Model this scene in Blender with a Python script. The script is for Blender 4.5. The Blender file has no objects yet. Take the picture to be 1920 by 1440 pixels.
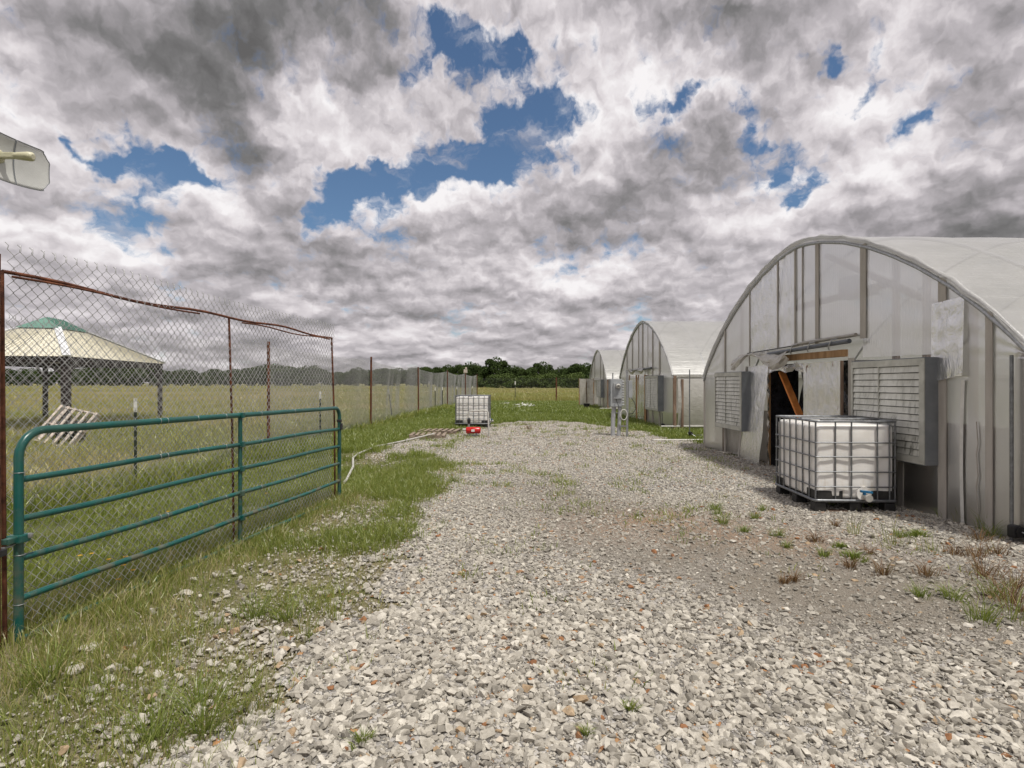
import bpy, bmesh, math, random
import numpy as np
from mathutils import Vector, Matrix, Euler

SC = bpy.context.scene
COL = SC.collection
random.seed(7)
RNG = np.random.default_rng(11)

# ------------------------------------------------------------------ camera
F, CH, U0, V0 = 1070.0, 1.65, 960.0, 718.0       # focal length in photo pixels, eye height, principal point
cam_d = bpy.data.cameras.new("camera"); cam = bpy.data.objects.new("camera", cam_d); COL.objects.link(cam)
cam.location = (0, 0, CH); cam.rotation_euler = (math.radians(90), 0, 0)
cam_d.sensor_width = 36; cam_d.lens = F / 1920 * 36
cam_d.shift_y = -2.0 / 1920
cam_d.clip_start = 0.05; cam_d.clip_end = 5000
SC.camera = cam

# ------------------------------------------------------------------ render / exposure
SC.render.engine = 'CYCLES'
SC.cycles.use_denoising = True
SC.cycles.use_adaptive_sampling = True; SC.cycles.adaptive_threshold = 0.015; SC.cycles.adaptive_min_samples = 12
SC.cycles.max_bounces = 8; SC.cycles.transparent_max_bounces = 24
SC.cycles.diffuse_bounces = 3; SC.cycles.glossy_bounces = 3; SC.cycles.transmission_bounces = 6
SC.cycles.caustics_reflective = False; SC.cycles.caustics_refractive = False
SC.cycles.sample_clamp_indirect = 6
SC.view_settings.view_transform = 'Standard'; SC.view_settings.look = 'None'
SC.view_settings.gamma = 1.0; SC.view_settings.exposure = 0.46

# ------------------------------------------------------------------ sun
SUN_DIR = Vector((0.21, -0.30, 0.88)).normalized()       # towards the sun: high, behind and to the right of the camera
sun_d = bpy.data.lights.new("sun", 'SUN'); sun = bpy.data.objects.new("sun", sun_d); COL.objects.link(sun)
sun_d.energy = 2.7; sun_d.angle = math.radians(4.0); sun_d.color = (1.0, 0.955, 0.88)
sun.rotation_euler = SUN_DIR.to_track_quat('Z', 'Y').to_euler(); sun.location = (3, 2, 60)

# ------------------------------------------------------------------ sky: physical sky seen through broken cumulus
world = bpy.data.worlds.new("World"); SC.world = world; world.use_nodes = True
NT = world.node_tree; NT.nodes.clear()
class G:
    """tiny node-graph helper"""
    def __init__(s, nt): s.nt = nt
    def n(s, t, **k):
        nd = s.nt.nodes.new(t)
        for a, b in k.items(): setattr(nd, a, b)
        return nd
    def l(s, a, b): s.nt.links.new(a, b)
    def m(s, op, a, b=None, c=None, clamp=False):
        nd = s.nt.nodes.new('ShaderNodeMath'); nd.operation = op; nd.use_clamp = clamp
        for i, v in enumerate((a, b, c)):
            if v is None: continue
            if isinstance(v, (int, float)): nd.inputs[i].default_value = v
            else: s.l(v, nd.inputs[i])
        return nd.outputs[0]
    def vm(s, op, a, b=None, scale=None):
        nd = s.nt.nodes.new('ShaderNodeVectorMath'); nd.operation = op
        for i, v in enumerate((a, b)):
            if v is None: continue
            if isinstance(v, (tuple, list)): nd.inputs[i].default_value = v
            else: s.l(v, nd.inputs[i])
        if scale is not None:
            if isinstance(scale, (int, float)): nd.inputs['Scale'].default_value = scale
            else: s.l(scale, nd.inputs['Scale'])
        return nd.outputs[0] if op not in ('LENGTH', 'DOT_PRODUCT', 'DISTANCE') else nd.outputs['Value']
    def noise(s, vec, scale, detail=5, rough=0.5, lac=2.0, dist=0.0, out=0, dim='3D', w=0.0):
        nd = s.nt.nodes.new('ShaderNodeTexNoise'); nd.noise_dimensions = dim
        if vec is not None: s.l(vec, nd.inputs['Vector'])
        if dim in ('4D', '1D'): nd.inputs['W'].default_value = w
        nd.inputs['Scale'].default_value = scale; nd.inputs['Detail'].default_value = detail
        nd.inputs['Roughness'].default_value = rough; nd.inputs['Lacunarity'].default_value = lac
        nd.inputs['Distortion'].default_value = dist
        return nd.outputs[out]
    def ramp(s, fac, stops, interp='LINEAR'):
        nd = s.nt.nodes.new('ShaderNodeValToRGB'); cr = nd.color_ramp; cr.interpolation = interp
        while len(cr.elements) < len(stops): cr.elements.new(0.5)
        for e, (p, c) in zip(cr.elements, stops):
            e.position = p; e.color = (*c, 1) if len(c) == 3 else c
        s.l(fac, nd.inputs[0]); return nd.outputs[0]
    def mr(s, v, a, b, c=0.0, d=1.0, smooth=True):
        nd = s.nt.nodes.new('ShaderNodeMapRange'); nd.interpolation_type = 'SMOOTHSTEP' if smooth else 'LINEAR'
        s.l(v, nd.inputs[0])
        for i, x in zip((1, 2, 3, 4), (a, b, c, d)): nd.inputs[i].default_value = x
        return nd.outputs[0]
    def mix(s, f, a, b, mode='MIX'):
        nd = s.nt.nodes.new('ShaderNodeMix'); nd.data_type = 'RGBA'; nd.blend_type = mode
        for i, v in ((0, f), (6, a), (7, b)):
            if isinstance(v, (int, float)): nd.inputs[i].default_value = v
            elif isinstance(v, (tuple, list)): nd.inputs[i].default_value = (*v, 1) if len(v) == 3 else v
            else: s.l(v, nd.inputs[i])
        return nd.outputs[2]

w = G(NT)
tc = w.n('ShaderNodeTexCoord').outputs['Generated']
dirv = w.vm('NORMALIZE', tc)
sx = w.n('ShaderNodeSeparateXYZ'); w.l(dirv, sx.inputs[0])
X_, Y_, Z_ = sx.outputs
az = w.m('ARCTAN2', X_, Y_)
zc = w.m('MAXIMUM', Z_, 0.0)
el = w.m('ARCSINE', zc)
# a flat cloud deck seen in perspective
zz = w.m('ADD', zc, 0.24)
cb = w.n('ShaderNodeCombineXYZ'); w.l(w.m('DIVIDE', X_, zz), cb.inputs[0]); w.l(w.m('DIVIDE', Y_, zz), cb.inputs[1])
deck = cb.outputs[0]
warp = w.vm('SUBTRACT', w.noise(deck, 1.7, 3, 0.55, out=1, dim='2D'), (0.5, 0.5, 0.5))
deckw = w.vm('ADD', deck, w.vm('SCALE', warp, scale=0.35))
# ragged angular coordinates for the large cloud masses
ca = w.n('ShaderNodeCombineXYZ'); w.l(az, ca.inputs[0]); w.l(el, ca.inputs[1])
wa = w.vm('SUBTRACT', w.noise(ca.outputs[0], 5.5, 5, 0.60, out=1, dim='2D'), (0.5, 0.5, 0.5))
wb = w.vm('SUBTRACT', w.noise(ca.outputs[0], 26, 3, 0.6, out=1, dim='2D'), (0.5, 0.5, 0.5))
ang = w.vm('ADD', w.vm('ADD', ca.outputs[0], w.vm('SCALE', wa, scale=0.16)), w.vm('SCALE', wb, scale=0.03))

def pix_ang(u, v):
    k = (u - U0) / F; q = (V0 - v) / F
    return math.atan(k), math.atan(q * math.cos(math.atan(k)))
def blobs(lst):
    """sum of soft elliptical patches, each at its own bearing and height above the horizon"""
    acc = None
    for (u, v, su, sv, amp, *rot) in lst:
        a0, e0 = pix_ang(u, v)
        ca_ = math.cos(a0)
        sa = su / F * ca_ ** 2; se = sv / F * ca_
        r = math.radians(rot[0]) if rot else 0.0
        mp = NT.nodes.new('ShaderNodeMapping'); mp.vector_type = 'TEXTURE'
        mp.inputs['Location'].default_value = (a0, e0, 0)
        mp.inputs['Rotation'].default_value = (0, 0, r)
        mp.inputs['Scale'].default_value = (sa, se, 1)
        w.l(ang, mp.inputs['Vector'])
        ln = w.vm('DOT_PRODUCT', mp.outputs[0], mp.outputs[0])
        g = w.m('EXPONENT', w.m('MULTIPLY', ln, -1.0))
        acc = w.m('MULTIPLY', g, amp) if acc is None else w.m('MULTIPLY_ADD', g, amp, acc)
    return acc
GAPS = [(880,92,110,40,-1.25,-5),(770,160,70,34,-.85,25),(930,238,105,42,-1.25,10),(1015,225,48,60,-1.0),(850,305,115,42,-1.25),
        (690,300,95,24,-.9),(625,355,60,60,-1.15),(750,350,90,34,-.85),(600,425,30,28,-.7),(610,215,40,16,-.3),
        (300,325,85,34,-1.15,-10),(255,395,62,34,-.9),(130,272,60,13,-.75,-8),(215,300,60,16,-.5),
        (1540,100,30,20,-.85),(1605,105,20,32,-.5),(1270,195,80,16,-.8),(1385,215,22,46,-.7),(1705,218,56,24,-1.0),
        (1475,322,18,18,-.75),(1530,371,46,15,-.9),(1612,172,18,24,-.6),(1820,95,40,20,-.4),(970,70,60,20,-.7),(1430,235,14,26,-.5),
        (860,195,70,34,.75,-20),(650,245,115,34,.8,-8),(812,298,44,17,.8),(1200,50,90,45,.5),(60,90,90,70,.55),(1180,-10,80,40,.4),(1140,180,100,70,.4)]
SHADE = [(400,70,190,80,-.40,8),(590,50,150,70,-.40),(430,225,100,90,-.36),(470,300,60,60,-.30),(150,150,160,110,-.10),
         (730,60,60,60,-.25),(1290,300,150,58,-.34,6),(1090,410,170,40,-.26),(700,500,110,50,-.28),(470,500,110,45,-.24),
         (1860,390,110,150,-.36),(1700,425,200,45,-.26),(1380,90,110,70,-.20),(1500,20,300,30,-.14),(1850,120,110,70,-.16),(1640,390,60,40,-.08),
         (900,440,80,30,-.15),(950,540,260,16,-.14),(650,600,400,14,-.12),(560,445,60,40,-.08),
         (540,190,80,70,.22),(570,110,40,60,.12),(700,385,60,38,.30),(780,375,60,40,.24),(880,330,50,28,.16),(1290,190,140,40,.20),(1120,230,80,50,.26),(1180,150,120,50,.16),
         (400,375,70,45,.20),(480,340,60,60,.15),(1560,200,90,50,.24),(1720,320,110,50,.14),(1500,340,110,50,.12),(650,560,90,24,.14),(1060,520,120,22,.14),
         (180,340,120,40,.10),(60,60,70,50,.18),(1120,60,90,40,.12),(1690,120,80,50,.14),(640,430,60,30,.10),(1420,430,120,30,.12),(200,460,220,30,.08)]
gap = blobs(GAPS); shd = blobs(SHADE)
n1 = w.noise(deckw, 2.3, 6, 0.46, dim='2D')
n1b = w.noise(w.vm('SCALE', deckw, scale=0.95), 2.3, 6, 0.46, dim='2D')
n2 = w.noise(deckw, 1.1, 2, 0.5, dim='2D')
cp_ = w.n('ShaderNodeCombineXYZ'); w.l(az, cp_.inputs[0]); w.l(w.m('MULTIPLY', w.m('LOGARITHM', w.m('ADD', el, 0.16), math.e), 0.60), cp_.inputs[1])
puff = w.vm('ADD', cp_.outputs[0], w.vm('SCALE', wb, scale=0.035))
puffu = w.vm('ADD', puff, (0.004, 0.018, 0.0))
nd_ = w.noise(puff, 6.2, 6, 0.5, dim='2D')
nd_b = w.noise(puffu, 6.2, 6, 0.5, dim='2D')
def billow(vec):
    nd = NT.nodes.new('ShaderNodeTexVoronoi'); nd.feature = 'F1'; nd.voronoi_dimensions = '2D'
    w.l(vec, nd.inputs['Vector']); nd.inputs['Scale'].default_value = 11; nd.inputs['Detail'].default_value = 3.0
    nd.inputs['Roughness'].default_value = 0.5; nd.normalize = True
    return nd.outputs['Distance']
v1 = billow(puff); v2 = billow(puffu)
dens = w.m('ADD', w.m('ADD', gap, 0.93), w.m('MULTIPLY', w.m('SUBTRACT', nd_, 0.5), 2.1))
dens = w.m('ADD', dens, w.m('MULTIPLY', w.m('SUBTRACT', w.noise(puff, 34, 5, 0.58, dim='2D'), 0.5), 1.25))
dens = w.m('ADD', dens, w.m('MULTIPLY', w.m('SUBTRACT', n1, 0.5), 0.6))
alpha = w.mr(dens, 0.02, 0.72)
wisp = w.noise(w.vm('MULTIPLY', puff, (1.0, 1.7, 1)), 9, 5, 0.58, dim='2D', dist=.3)
alpha = w.m('MAXIMUM', alpha, w.m('MULTIPLY', w.mr(wisp, .50, .78), .55))
# relief: a cloud is bright where it thins out upwards, dark underneath
rel = w.m('ADD', w.m('MULTIPLY', w.m('SUBTRACT', n1, n1b), 0.65), w.m('MULTIPLY', w.m('SUBTRACT', nd_, nd_b), 1.7))
edge = w.m('MULTIPLY', w.mr(dens, 0.30, 1.1, 1.0, 0.0), 0.17)
horiz = w.mr(el, 0.0, 0.20, 0.09, 0.0)
B = w.m('ADD', w.m('ADD', w.m('MULTIPLY', shd, 1.18), 0.615), w.m('MULTIPLY', w.m('SUBTRACT', n1, 0.5), 0.20))
B = w.m('ADD', B, w.m('MULTIPLY', w.m('SUBTRACT', n2, 0.5), 0.24))
B = w.m('ADD', B, rel); B = w.m('ADD', B, w.m('MULTIPLY', w.m('SUBTRACT', v2, v1), 0.64)); B = w.m('ADD', B, w.m('MULTIPLY', w.m('SUBTRACT', 0.3, v1), 0.35)); B = w.m('ADD', B, edge); B = w.m('SUBTRACT', B, horiz)
B = w.m('DIVIDE', w.m('ADD', B, 0.18), 1.18)
ccol = w.ramp(B, [(0.0, (.085, .083, .083)), (0.22, (.13, .127, .128)), (0.42, (.212, .200, .208)), (0.62, (.33, .308, .322)), (0.80, (.48, .450, .462)), (1.0, (.62, .60, .605))])
sky = w.n('ShaderNodeTexSky'); sky.sky_type = 'NISHITA'; sky.sun_disc = False
sky.sun_elevation = math.asin(SUN_DIR.z); sky.sun_rotation = math.atan2(SUN_DIR.x, SUN_DIR.y)
sky.air_density = 1.0; sky.dust_density = 0.4; sky.ozone_density = 1.4
SKY_STR = 0.11
blue = w.mix(1.0, sky.outputs[0], (0.47, 0.54, 0.59), 'MULTIPLY')
cl10 = w.vm('SCALE', ccol, scale=10.0)
final = w.mix(alpha, blue, cl10)
bg = w.n('ShaderNodeBackground'); bg.inputs['Strength'].default_value = SKY_STR
w.l(final, bg.inputs['Color'])
wo = w.n('ShaderNodeOutputWorld'); w.l(bg.outputs[0], wo.inputs['Surface'])

# ================================================================== helpers
def pix_ground(u, v, z=0.0):
    Y = (CH - z) * F / (v - V0); return ((u - U0) / F * Y, Y)
def at(u, v, Y):
    return Vector(((u - U0) / F * Y, Y, CH - (v - V0) / F * Y))
def sstep(x, a, b):
    t = np.clip((np.asarray(x, dtype=float) - a) / (b - a), 0, 1); return t * t * (3 - 2 * t)
_perm = np.random.default_rng(5).random((256, 256))
def vnoise(x, y, s=1.0, o=0):
    x = np.asarray(x, float) * s + 37.3 + o * 17.7; y = np.asarray(y, float) * s + 71.9 + o * 31.1
    xi = np.floor(x).astype(int); yi = np.floor(y).astype(int); fx = x - xi; fy = y - yi
    fx = fx * fx * (3 - 2 * fx); fy = fy * fy * (3 - 2 * fy)
    p = lambda a, b: _perm[a & 255, b & 255]
    return (p(xi, yi) * (1 - fx) + p(xi + 1, yi) * fx) * (1 - fy) + (p(xi, yi + 1) * (1 - fx) + p(xi + 1, yi + 1) * fx) * fy
def fbm(x, y, s=1.0, o=0, k=4):
    a = 0.5; r = 0; t = 0
    for i in range(k):
        r = r + a * vnoise(x, y, s * 2 ** i, o + i * 3); t += a; a *= 0.5
    return r / t
def gz(x, y):
    """height of the ground: nearly level, a low bank under the near gate, faint ruts in the drive"""
    x = np.asarray(x, float); y = np.asarray(y, float)
    near = 1 - sstep(np.hypot(x, y), 30, 70)
    b = 0.09 * sstep(-x, 2.2, 3.4) * (1 - sstep(y, 4.5, 9))
    u = (fbm(x, y, 0.35, 1, 3) - 0.5) * 0.09 + (fbm(x, y, 1.3, 2, 2) - 0.5) * 0.025
    return (b + u) * near
def gzf(x, y): return float(gz(x, y))

def tag(o, label=None, cat=None, group=None, kind=None):
    if label: o['label'] = label
    if cat: o['category'] = cat
    if group: o['group'] = group
    if kind: o['kind'] = kind
    return o
def thing(name, label, cat, loc=(0, 0, 0), rz=0.0, group=None):
    o = bpy.data.objects.new(name, None); COL.objects.link(o); o.empty_display_size = 0.2
    o.location = loc; o.rotation_euler = (0, 0, rz)
    return tag(o, label, cat, group)
def copy_tree(o, parent=None):
    c = o.copy(); COL.objects.link(c)
    if parent is not None: c.parent = parent
    for ch in [q for q in bpy.data.objects if q.parent == o]: copy_tree(ch, c)
    return c

class MB:
    """collects shapes and links them as one mesh object"""
    def __init__(s): s.v = []; s.f = []; s.sm = []
    def add(s, vs, fs, smooth=False):
        b = len(s.v); s.v += [tuple(p) for p in vs]; s.f += [tuple(i + b for i in f) for f in fs]; s.sm += [smooth] * len(fs); return s
    def box(s, c, d, R=None, bev=0.0):
        hx, hy, hz = d[0] / 2, d[1] / 2, d[2] / 2; c = Vector(c)
        if bev > 0:
            b = min(bev, hx * .9, hy * .9, hz * .9); vs = []; idx = {}
            bm = bmesh.new(); bmesh.ops.create_cube(bm, size=1)
            for q in bm.verts: q.co = Vector((q.co.x * d[0], q.co.y * d[1], q.co.z * d[2]))
            bmesh.ops.bevel(bm, geom=list(bm.edges), offset=b, segments=2, affect='EDGES', profile=0.6)
            bm.verts.ensure_lookup_table()
            vs = [v.co.copy() for v in bm.verts]; fs = [[v.index for v in f.verts] for f in bm.faces]; bm.free()
        else:
            vs = [Vector((x, y, z)) for x in (-hx, hx) for y in (-hy, hy) for z in (-hz, hz)]
            fs = [(0, 1, 3, 2), (4, 6, 7, 5), (0, 4, 5, 1), (2, 3, 7, 6), (0, 2, 6, 4), (1, 5, 7, 3)]
        if R is not None: vs = [R @ p for p in vs]
        return s.add([p + c for p in vs], fs)
    def bar(s, a, b, wd, th, up=(0, 0, 1), bev=0.0):
        """rectangular bar from a to b: wd across, th along 'up'"""
        a = Vector(a); b = Vector(b); x = (b - a); L = x.length; x.normalize()
        up = Vector(up); y = up.cross(x)
        if y.length < 1e-5: y = Vector((0, 1, 0)).cross(x)
        y.normalize(); z = x.cross(y)
        R = Matrix((x, y, z)).transposed()
        return s.box((a + b) / 2, (L, wd, th), R, bev)
    def tube(s, pts, r, n=8, closed=False, caps=True):
        pts = [Vector(p) for p in pts]; m = len(pts)
        if isinstance(r, (int, float)): r = [r] * m
        vs = []; fs = []; prev = None
        for i, p in enumerate(pts):
            if closed: t = pts[(i + 1) % m] - pts[i - 1]
            else: t = pts[min(i + 1, m - 1)] - pts[max(i - 1, 0)]
            if t.length < 1e-9: t = Vector((0, 0, 1))
            t.normalize()
            if prev is None:
                a = Vector((0, 0, 1)) if abs(t.z) < .9 else Vector((1, 0, 0))
                nx = a.cross(t).normalized()
            else:
                nx = (prev - t * prev.dot(t))
                nx = nx.normalized() if nx.length > 1e-6 else Vector((1, 0, 0)).cross(t).normalized()
            prev = nx; ny = t.cross(nx)
            for k in range(n):
                a = 2 * math.pi * k / n; vs.append(p + (nx * math.cos(a) + ny * math.sin(a)) * r[i])
        for i in range(m if closed else m - 1):
            for k in range(n):
                a = i * n + k; b = i * n + (k + 1) % n; c = ((i + 1) % m) * n + (k + 1) % n; d = ((i + 1) % m) * n + k
                fs.append((a, b, c, d))
        s.add(vs, fs, True)
        if caps and not closed:
            s.add([vs[k] for k in range(n)], [tuple(reversed(range(n)))]); s.add([vs[(m - 1) * n + k] for k in range(n)], [tuple(range(n))])
        return s
    def grid(s, P, smooth=True, skip=None):
        """P: rows of points"""
        r = len(P); c = len(P[0]); vs = [p for row in P for p in row]; fs = []
        for i in range(r - 1):
            for j in range(c - 1):
                if skip and skip(i, j): continue
                fs.append((i * c + j, i * c + j + 1, (i + 1) * c + j + 1, (i + 1) * c + j))
        return s.add(vs, fs, smooth)
    def build(s, name, mat, parent=None, org=None, thick=0.0):
        me = bpy.data.meshes.new(name)
        if org is None and parent is not None: 
            org = parent.get('_org')
        o_ = Vector(org) if org is not None else Vector((0, 0, 0))
        me.from_pydata([tuple(Vector(p) - o_) for p in s.v], [], s.f)
        me.polygons.foreach_set('use_smooth', s.sm)
        if mat is not None: me.materials.append(mat)
        me.update()
        ob = bpy.data.objects.new(name, me); COL.objects.link(ob)
        if parent is not None: ob.parent = parent
        if thick:
            md = ob.modifiers.new('thickness', 'SOLIDIFY'); md.thickness = thick; md.offset = 0
        return ob
def recalc(ob):
    bm = bmesh.new(); bm.from_mesh(ob.data); bmesh.ops.recalc_face_normals(bm, faces=bm.faces); bm.to_mesh(ob.data); bm.free(); return ob

def np_mesh(name, verts, faces_flat, nper, mat, attrs=None, smooth=False, parent=None):
    """fast mesh from numpy: faces all with nper corners"""
    me = bpy.data.meshes.new(name); nv = len(verts); nf = len(faces_flat) // nper
    me.vertices.add(nv); me.vertices.foreach_set('co', np.asarray(verts, np.float32).ravel())
    me.loops.add(nf * nper); me.loops.foreach_set('vertex_index', np.asarray(faces_flat, np.int32))
    me.polygons.add(nf); me.polygons.foreach_set('loop_start', np.arange(0, nf * nper, nper, dtype=np.int32))
    me.polygons.foreach_set('loop_total', np.full(nf, nper, np.int32))
    me.polygons.foreach_set('use_smooth', np.full(nf, smooth, bool))
    for k, a in (attrs or {}).items():
        at_ = me.attributes.new(k, 'FLOAT', 'POINT'); at_.data.foreach_set('value', np.asarray(a, np.float32))
    if mat: me.materials.append(mat)
    me.update(calc_edges=True); me.validate()
    ob = bpy.data.objects.new(name, me); COL.objects.link(ob)
    if parent is not None: ob.parent = parent
    return ob

# ================================================================== materials
def newmat(name):
    m = bpy.data.materials.new(name); m.use_nodes = True; m.node_tree.nodes.clear(); g = G(m.node_tree)
    g.out = g.n('ShaderNodeOutputMaterial'); return m, g
def pbsdf(g, col, rough=0.6, metal=0.0, spec=0.5, bump=None, bstr=0.3, bdist=0.01, **kw):
    b = g.n('ShaderNodeBsdfPrincipled')
    def setv(nm, v):
        if isinstance(v, (int, float)): b.inputs[nm].default_value = v
        elif isinstance(v, (tuple, list)): b.inputs[nm].default_value = (*v, 1) if len(v) == 3 and b.inputs[nm].type == 'RGBA' else v
        else: g.l(v, b.inputs[nm])
    setv('Base Color', col); setv('Roughness', rough); setv('Metallic', metal); setv('Specular IOR Level', spec)
    for k, v in kw.items(): setv(k, v)
    if bump is not None:
        bp = g.n('ShaderNodeBump'); bp.inputs['Strength'].default_value = bstr; bp.inputs['Distance'].default_value = bdist
        g.l(bump, bp.inputs['Height']); g.l(bp.outputs[0], b.inputs['Normal'])
    return b
def objco(g): return g.n('ShaderNodeTexCoord').outputs['Object']
def simple(name, c1, c2, scale=6, rough=0.6, metal=0.0, bstr=0.25, bscale=None, spec=0.5, stretch=None, lo=0.35, hi=0.68, bdist=0.004):
    m, g = newmat(name); co = objco(g)
    if stretch: co = g.vm('MULTIPLY', co, stretch)
    n = g.noise(co, scale, 6, 0.6); col = g.ramp(n, [(lo, c1), (hi, c2)])
    nb = g.noise(co, bscale or scale * 6, 4, 0.6)
    b = pbsdf(g, col, rough, metal, spec, nb, bstr, bdist); g.l(b.outputs[0], g.out.inputs[0]); return m
M = {}
M['rust'] = simple('rusty_pipe_steel', (.055, .020, .012), (.20, .075, .038), 14, 0.75, 0.0, 0.5, spec=0.3)
M['galv'] = simple('galvanized_steel', (.30, .31, .32), (.47, .48, .49), 30, 0.42, 0.75, 0.08)
M['cage'] = simple('cage_steel', (.15, .155, .165), (.26, .27, .28), 20, 0.42, 0.7, 0.08)
M['dark_steel'] = simple('dark_painted_steel', (.015, .016, .018), (.045, .045, .05), 20, 0.5, 0.2, 0.1)
M['tpost'] = simple('t_post_paint', (.018, .03, .022), (.05, .06, .045), 30, 0.6)
M['white_paint'] = simple('white_tip_paint', (.62, .62, .58), (.8, .8, .77), 30, 0.5)
M['pvc'] = simple('white_pvc', (.38, .37, .335), (.56, .55, .51), 12, 0.4, bstr=0.05)
M['abs'] = simple('dark_grey_plastic_pipe', (.06, .07, .085), (.11, .12, .14), 12, 0.35, bstr=0.05)
M['wood_old'] = simple('weathered_pallet_wood', (.16, .12, .09), (.36, .29, .225), 9, 0.85, stretch=(1, 1, 1), bstr=0.5)
M['wood_pale'] = simple('pale_pallet_wood', (.42, .36, .31), (.64, .57, .50), 9, 0.8, bstr=0.5)
M['wood_new'] = simple('orange_lumber', (.55, .17, .035), (.75, .29, .07), 10, 0.65, stretch=(1, 1, .15), bstr=0.2)
M['wood_tan'] = simple('tan_lumber', (.26, .14, .06), (.44, .27, .13), 10, 0.75, stretch=(1, 1, .15), bstr=0.3)
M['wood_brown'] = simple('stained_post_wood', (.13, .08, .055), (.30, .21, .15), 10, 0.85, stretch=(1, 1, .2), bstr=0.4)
M['black'] = simple('black_plastic', (.008, .008, .009), (.022, .022, .024), 10, 0.45)
M['rubber'] = simple('black_tote_pallet_plastic', (.012, .012, .012), (.035, .033, .03), 10, 0.6)
M['grey_box'] = simple('grey_enamel_cabinet', (.30, .32, .335), (.40, .415, .42), 5, 0.42, 0.1, 0.05)
M['grey_side'] = simple('grey_galvanized_hood', (.17, .185, .20), (.24, .255, .27), 3, 0.45, 0.35, 0.05)
M['grey_pipe'] = simple('grey_pvc_conduit', (.33, .34, .355), (.46, .47, .48), 6, 0.5, bstr=0.05)
M['red'] = simple('red_pump_paint', (.45, .012, .012), (.62, .025, .02), 6, 0.3, bstr=0.03)
M['cream'] = simple('cream_plastic_feedhorn', (.52, .50, .34), (.64, .62, .46), 5, 0.45, bstr=0.03)
M['blue'] = simple('blue_valve_plastic', (.01, .10, .22), (.02, .17, .33), 8, 0.4)
M['wire'] = simple('galvanized_chain_link_wire', (.42, .425, .43), (.62, .625, .63), 8, 0.36, 0.25, 0.0, spec=0.8)
M['gaz_roof'] = None

# --- green gate paint with scuffs
m, g = newmat('green_gate_paint'); co = objco(g)
n = g.noise(co, 3.0, 4, 0.5); base = g.ramp(n, [(.3, (.004, .070, .062)), (.7, (.008, .105, .090))])
sc = g.noise(g.vm('MULTIPLY', co, (3, 3, 9)), 9, 5, 0.65); scm = g.mr(sc, .665, .73, 0, .8)
col = g.mix(scm, base, (.50, .52, .50))
s_ = g.n('ShaderNodeSeparateXYZ'); g.l(co, s_.inputs[0])
mud = g.m('MULTIPLY', g.mr(g.noise(co, 7, 5, .65), .42, .62), g.mr(s_.outputs[2], .1, .9, .75, .12)); col = g.mix(mud, col, (.16, .125, .08))
rs = g.mr(g.noise(co, 13, 5, .7), .66, .72, 0, .85); col = g.mix(rs, col, (.10, .04, .018))
b = pbsdf(g, col, 0.32, 0.0, 0.5, g.noise(co, 60, 3), 0.06, 0.002); g.l(b.outputs[0], g.out.inputs[0]); M['gate'] = m

# --- tan standing-seam roof / green cap: ribs follow the slope (object space stripes along the eave)
def metal_roof(name, c1, c2):
    m, g = newmat(name); co = objco(g); n = g.noise(co, 2.5, 4, .5); col = g.ramp(n, [(.3, c1), (.7, c2)])
    b = pbsdf(g, col, .5, 0.1, .4, g.noise(co, 8, 3), .1, .01); g.l(b.outputs[0], g.out.inputs[0]); return m
M['gaz_roof'] = metal_roof('tan_metal_roofing', (.64, .61, .49), (.72, .69, .57))
M['gaz_cap'] = metal_roof('green_metal_roofing', (.11, .23, .185), (.15, .29, .235))
M['gaz_trim'] = simple('white_hip_trim', (.62, .64, .66), (.74, .75, .76), 5, .5)
M['gaz_frame'] = simple('dark_brown_gazebo_frame', (.016, .011, .012), (.04, .028, .028), 8, .6)

# --- translucent twin-wall / film materials
def film(name, col_nodes, transp=0.12, transl=0.45, rough=0.25, gloss=0.18, bump=None, bstr=.3, bdist=.02):
    m, g = newmat(name); co = objco(g)
    col = col_nodes(g, co)
    d = g.n('ShaderNodeBsdfDiffuse'); t = g.n('ShaderNodeBsdfTranslucent'); gl = g.n('ShaderNodeBsdfGlossy'); tr = g.n('ShaderNodeBsdfTransparent')
    g.l(col, d.inputs['Color']); g.l(col, t.inputs['Color']); gl.inputs['Roughness'].default_value = rough
    gl.inputs['Color'].default_value = (.9, .9, .9, 1)
    if bump:
        bp = g.n('ShaderNodeBump'); bp.inputs['Strength'].default_value = bstr; bp.inputs['Distance'].default_value = bdist
        g.l(bump(g, co), bp.inputs['Height'])
        for q in (d, t, gl): g.l(bp.outputs[0], q.inputs['Normal'])
    def mx(f, a, b_):
        nd = g.n('ShaderNodeMixShader')
        if isinstance(f, (int, float)): nd.inputs[0].default_value = f
        else: g.l(f, nd.inputs[0])
        g.l(a, nd.inputs[1]); g.l(b_, nd.inputs[2]); return nd.outputs[0]
    s1 = mx(transl, d.outputs[0], t.outputs[0])
    fr = g.n('ShaderNodeFresnel'); fr.inputs['IOR'].default_value = 1.45
    s2 = mx(g.m('MULTIPLY_ADD', fr.outputs[0], 0.9, gloss * .25), s1, gl.outputs[0])
    s3 = mx(transp, s2, tr.outputs[0])
    g.l(s3, g.out.inputs[0]); return m
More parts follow.
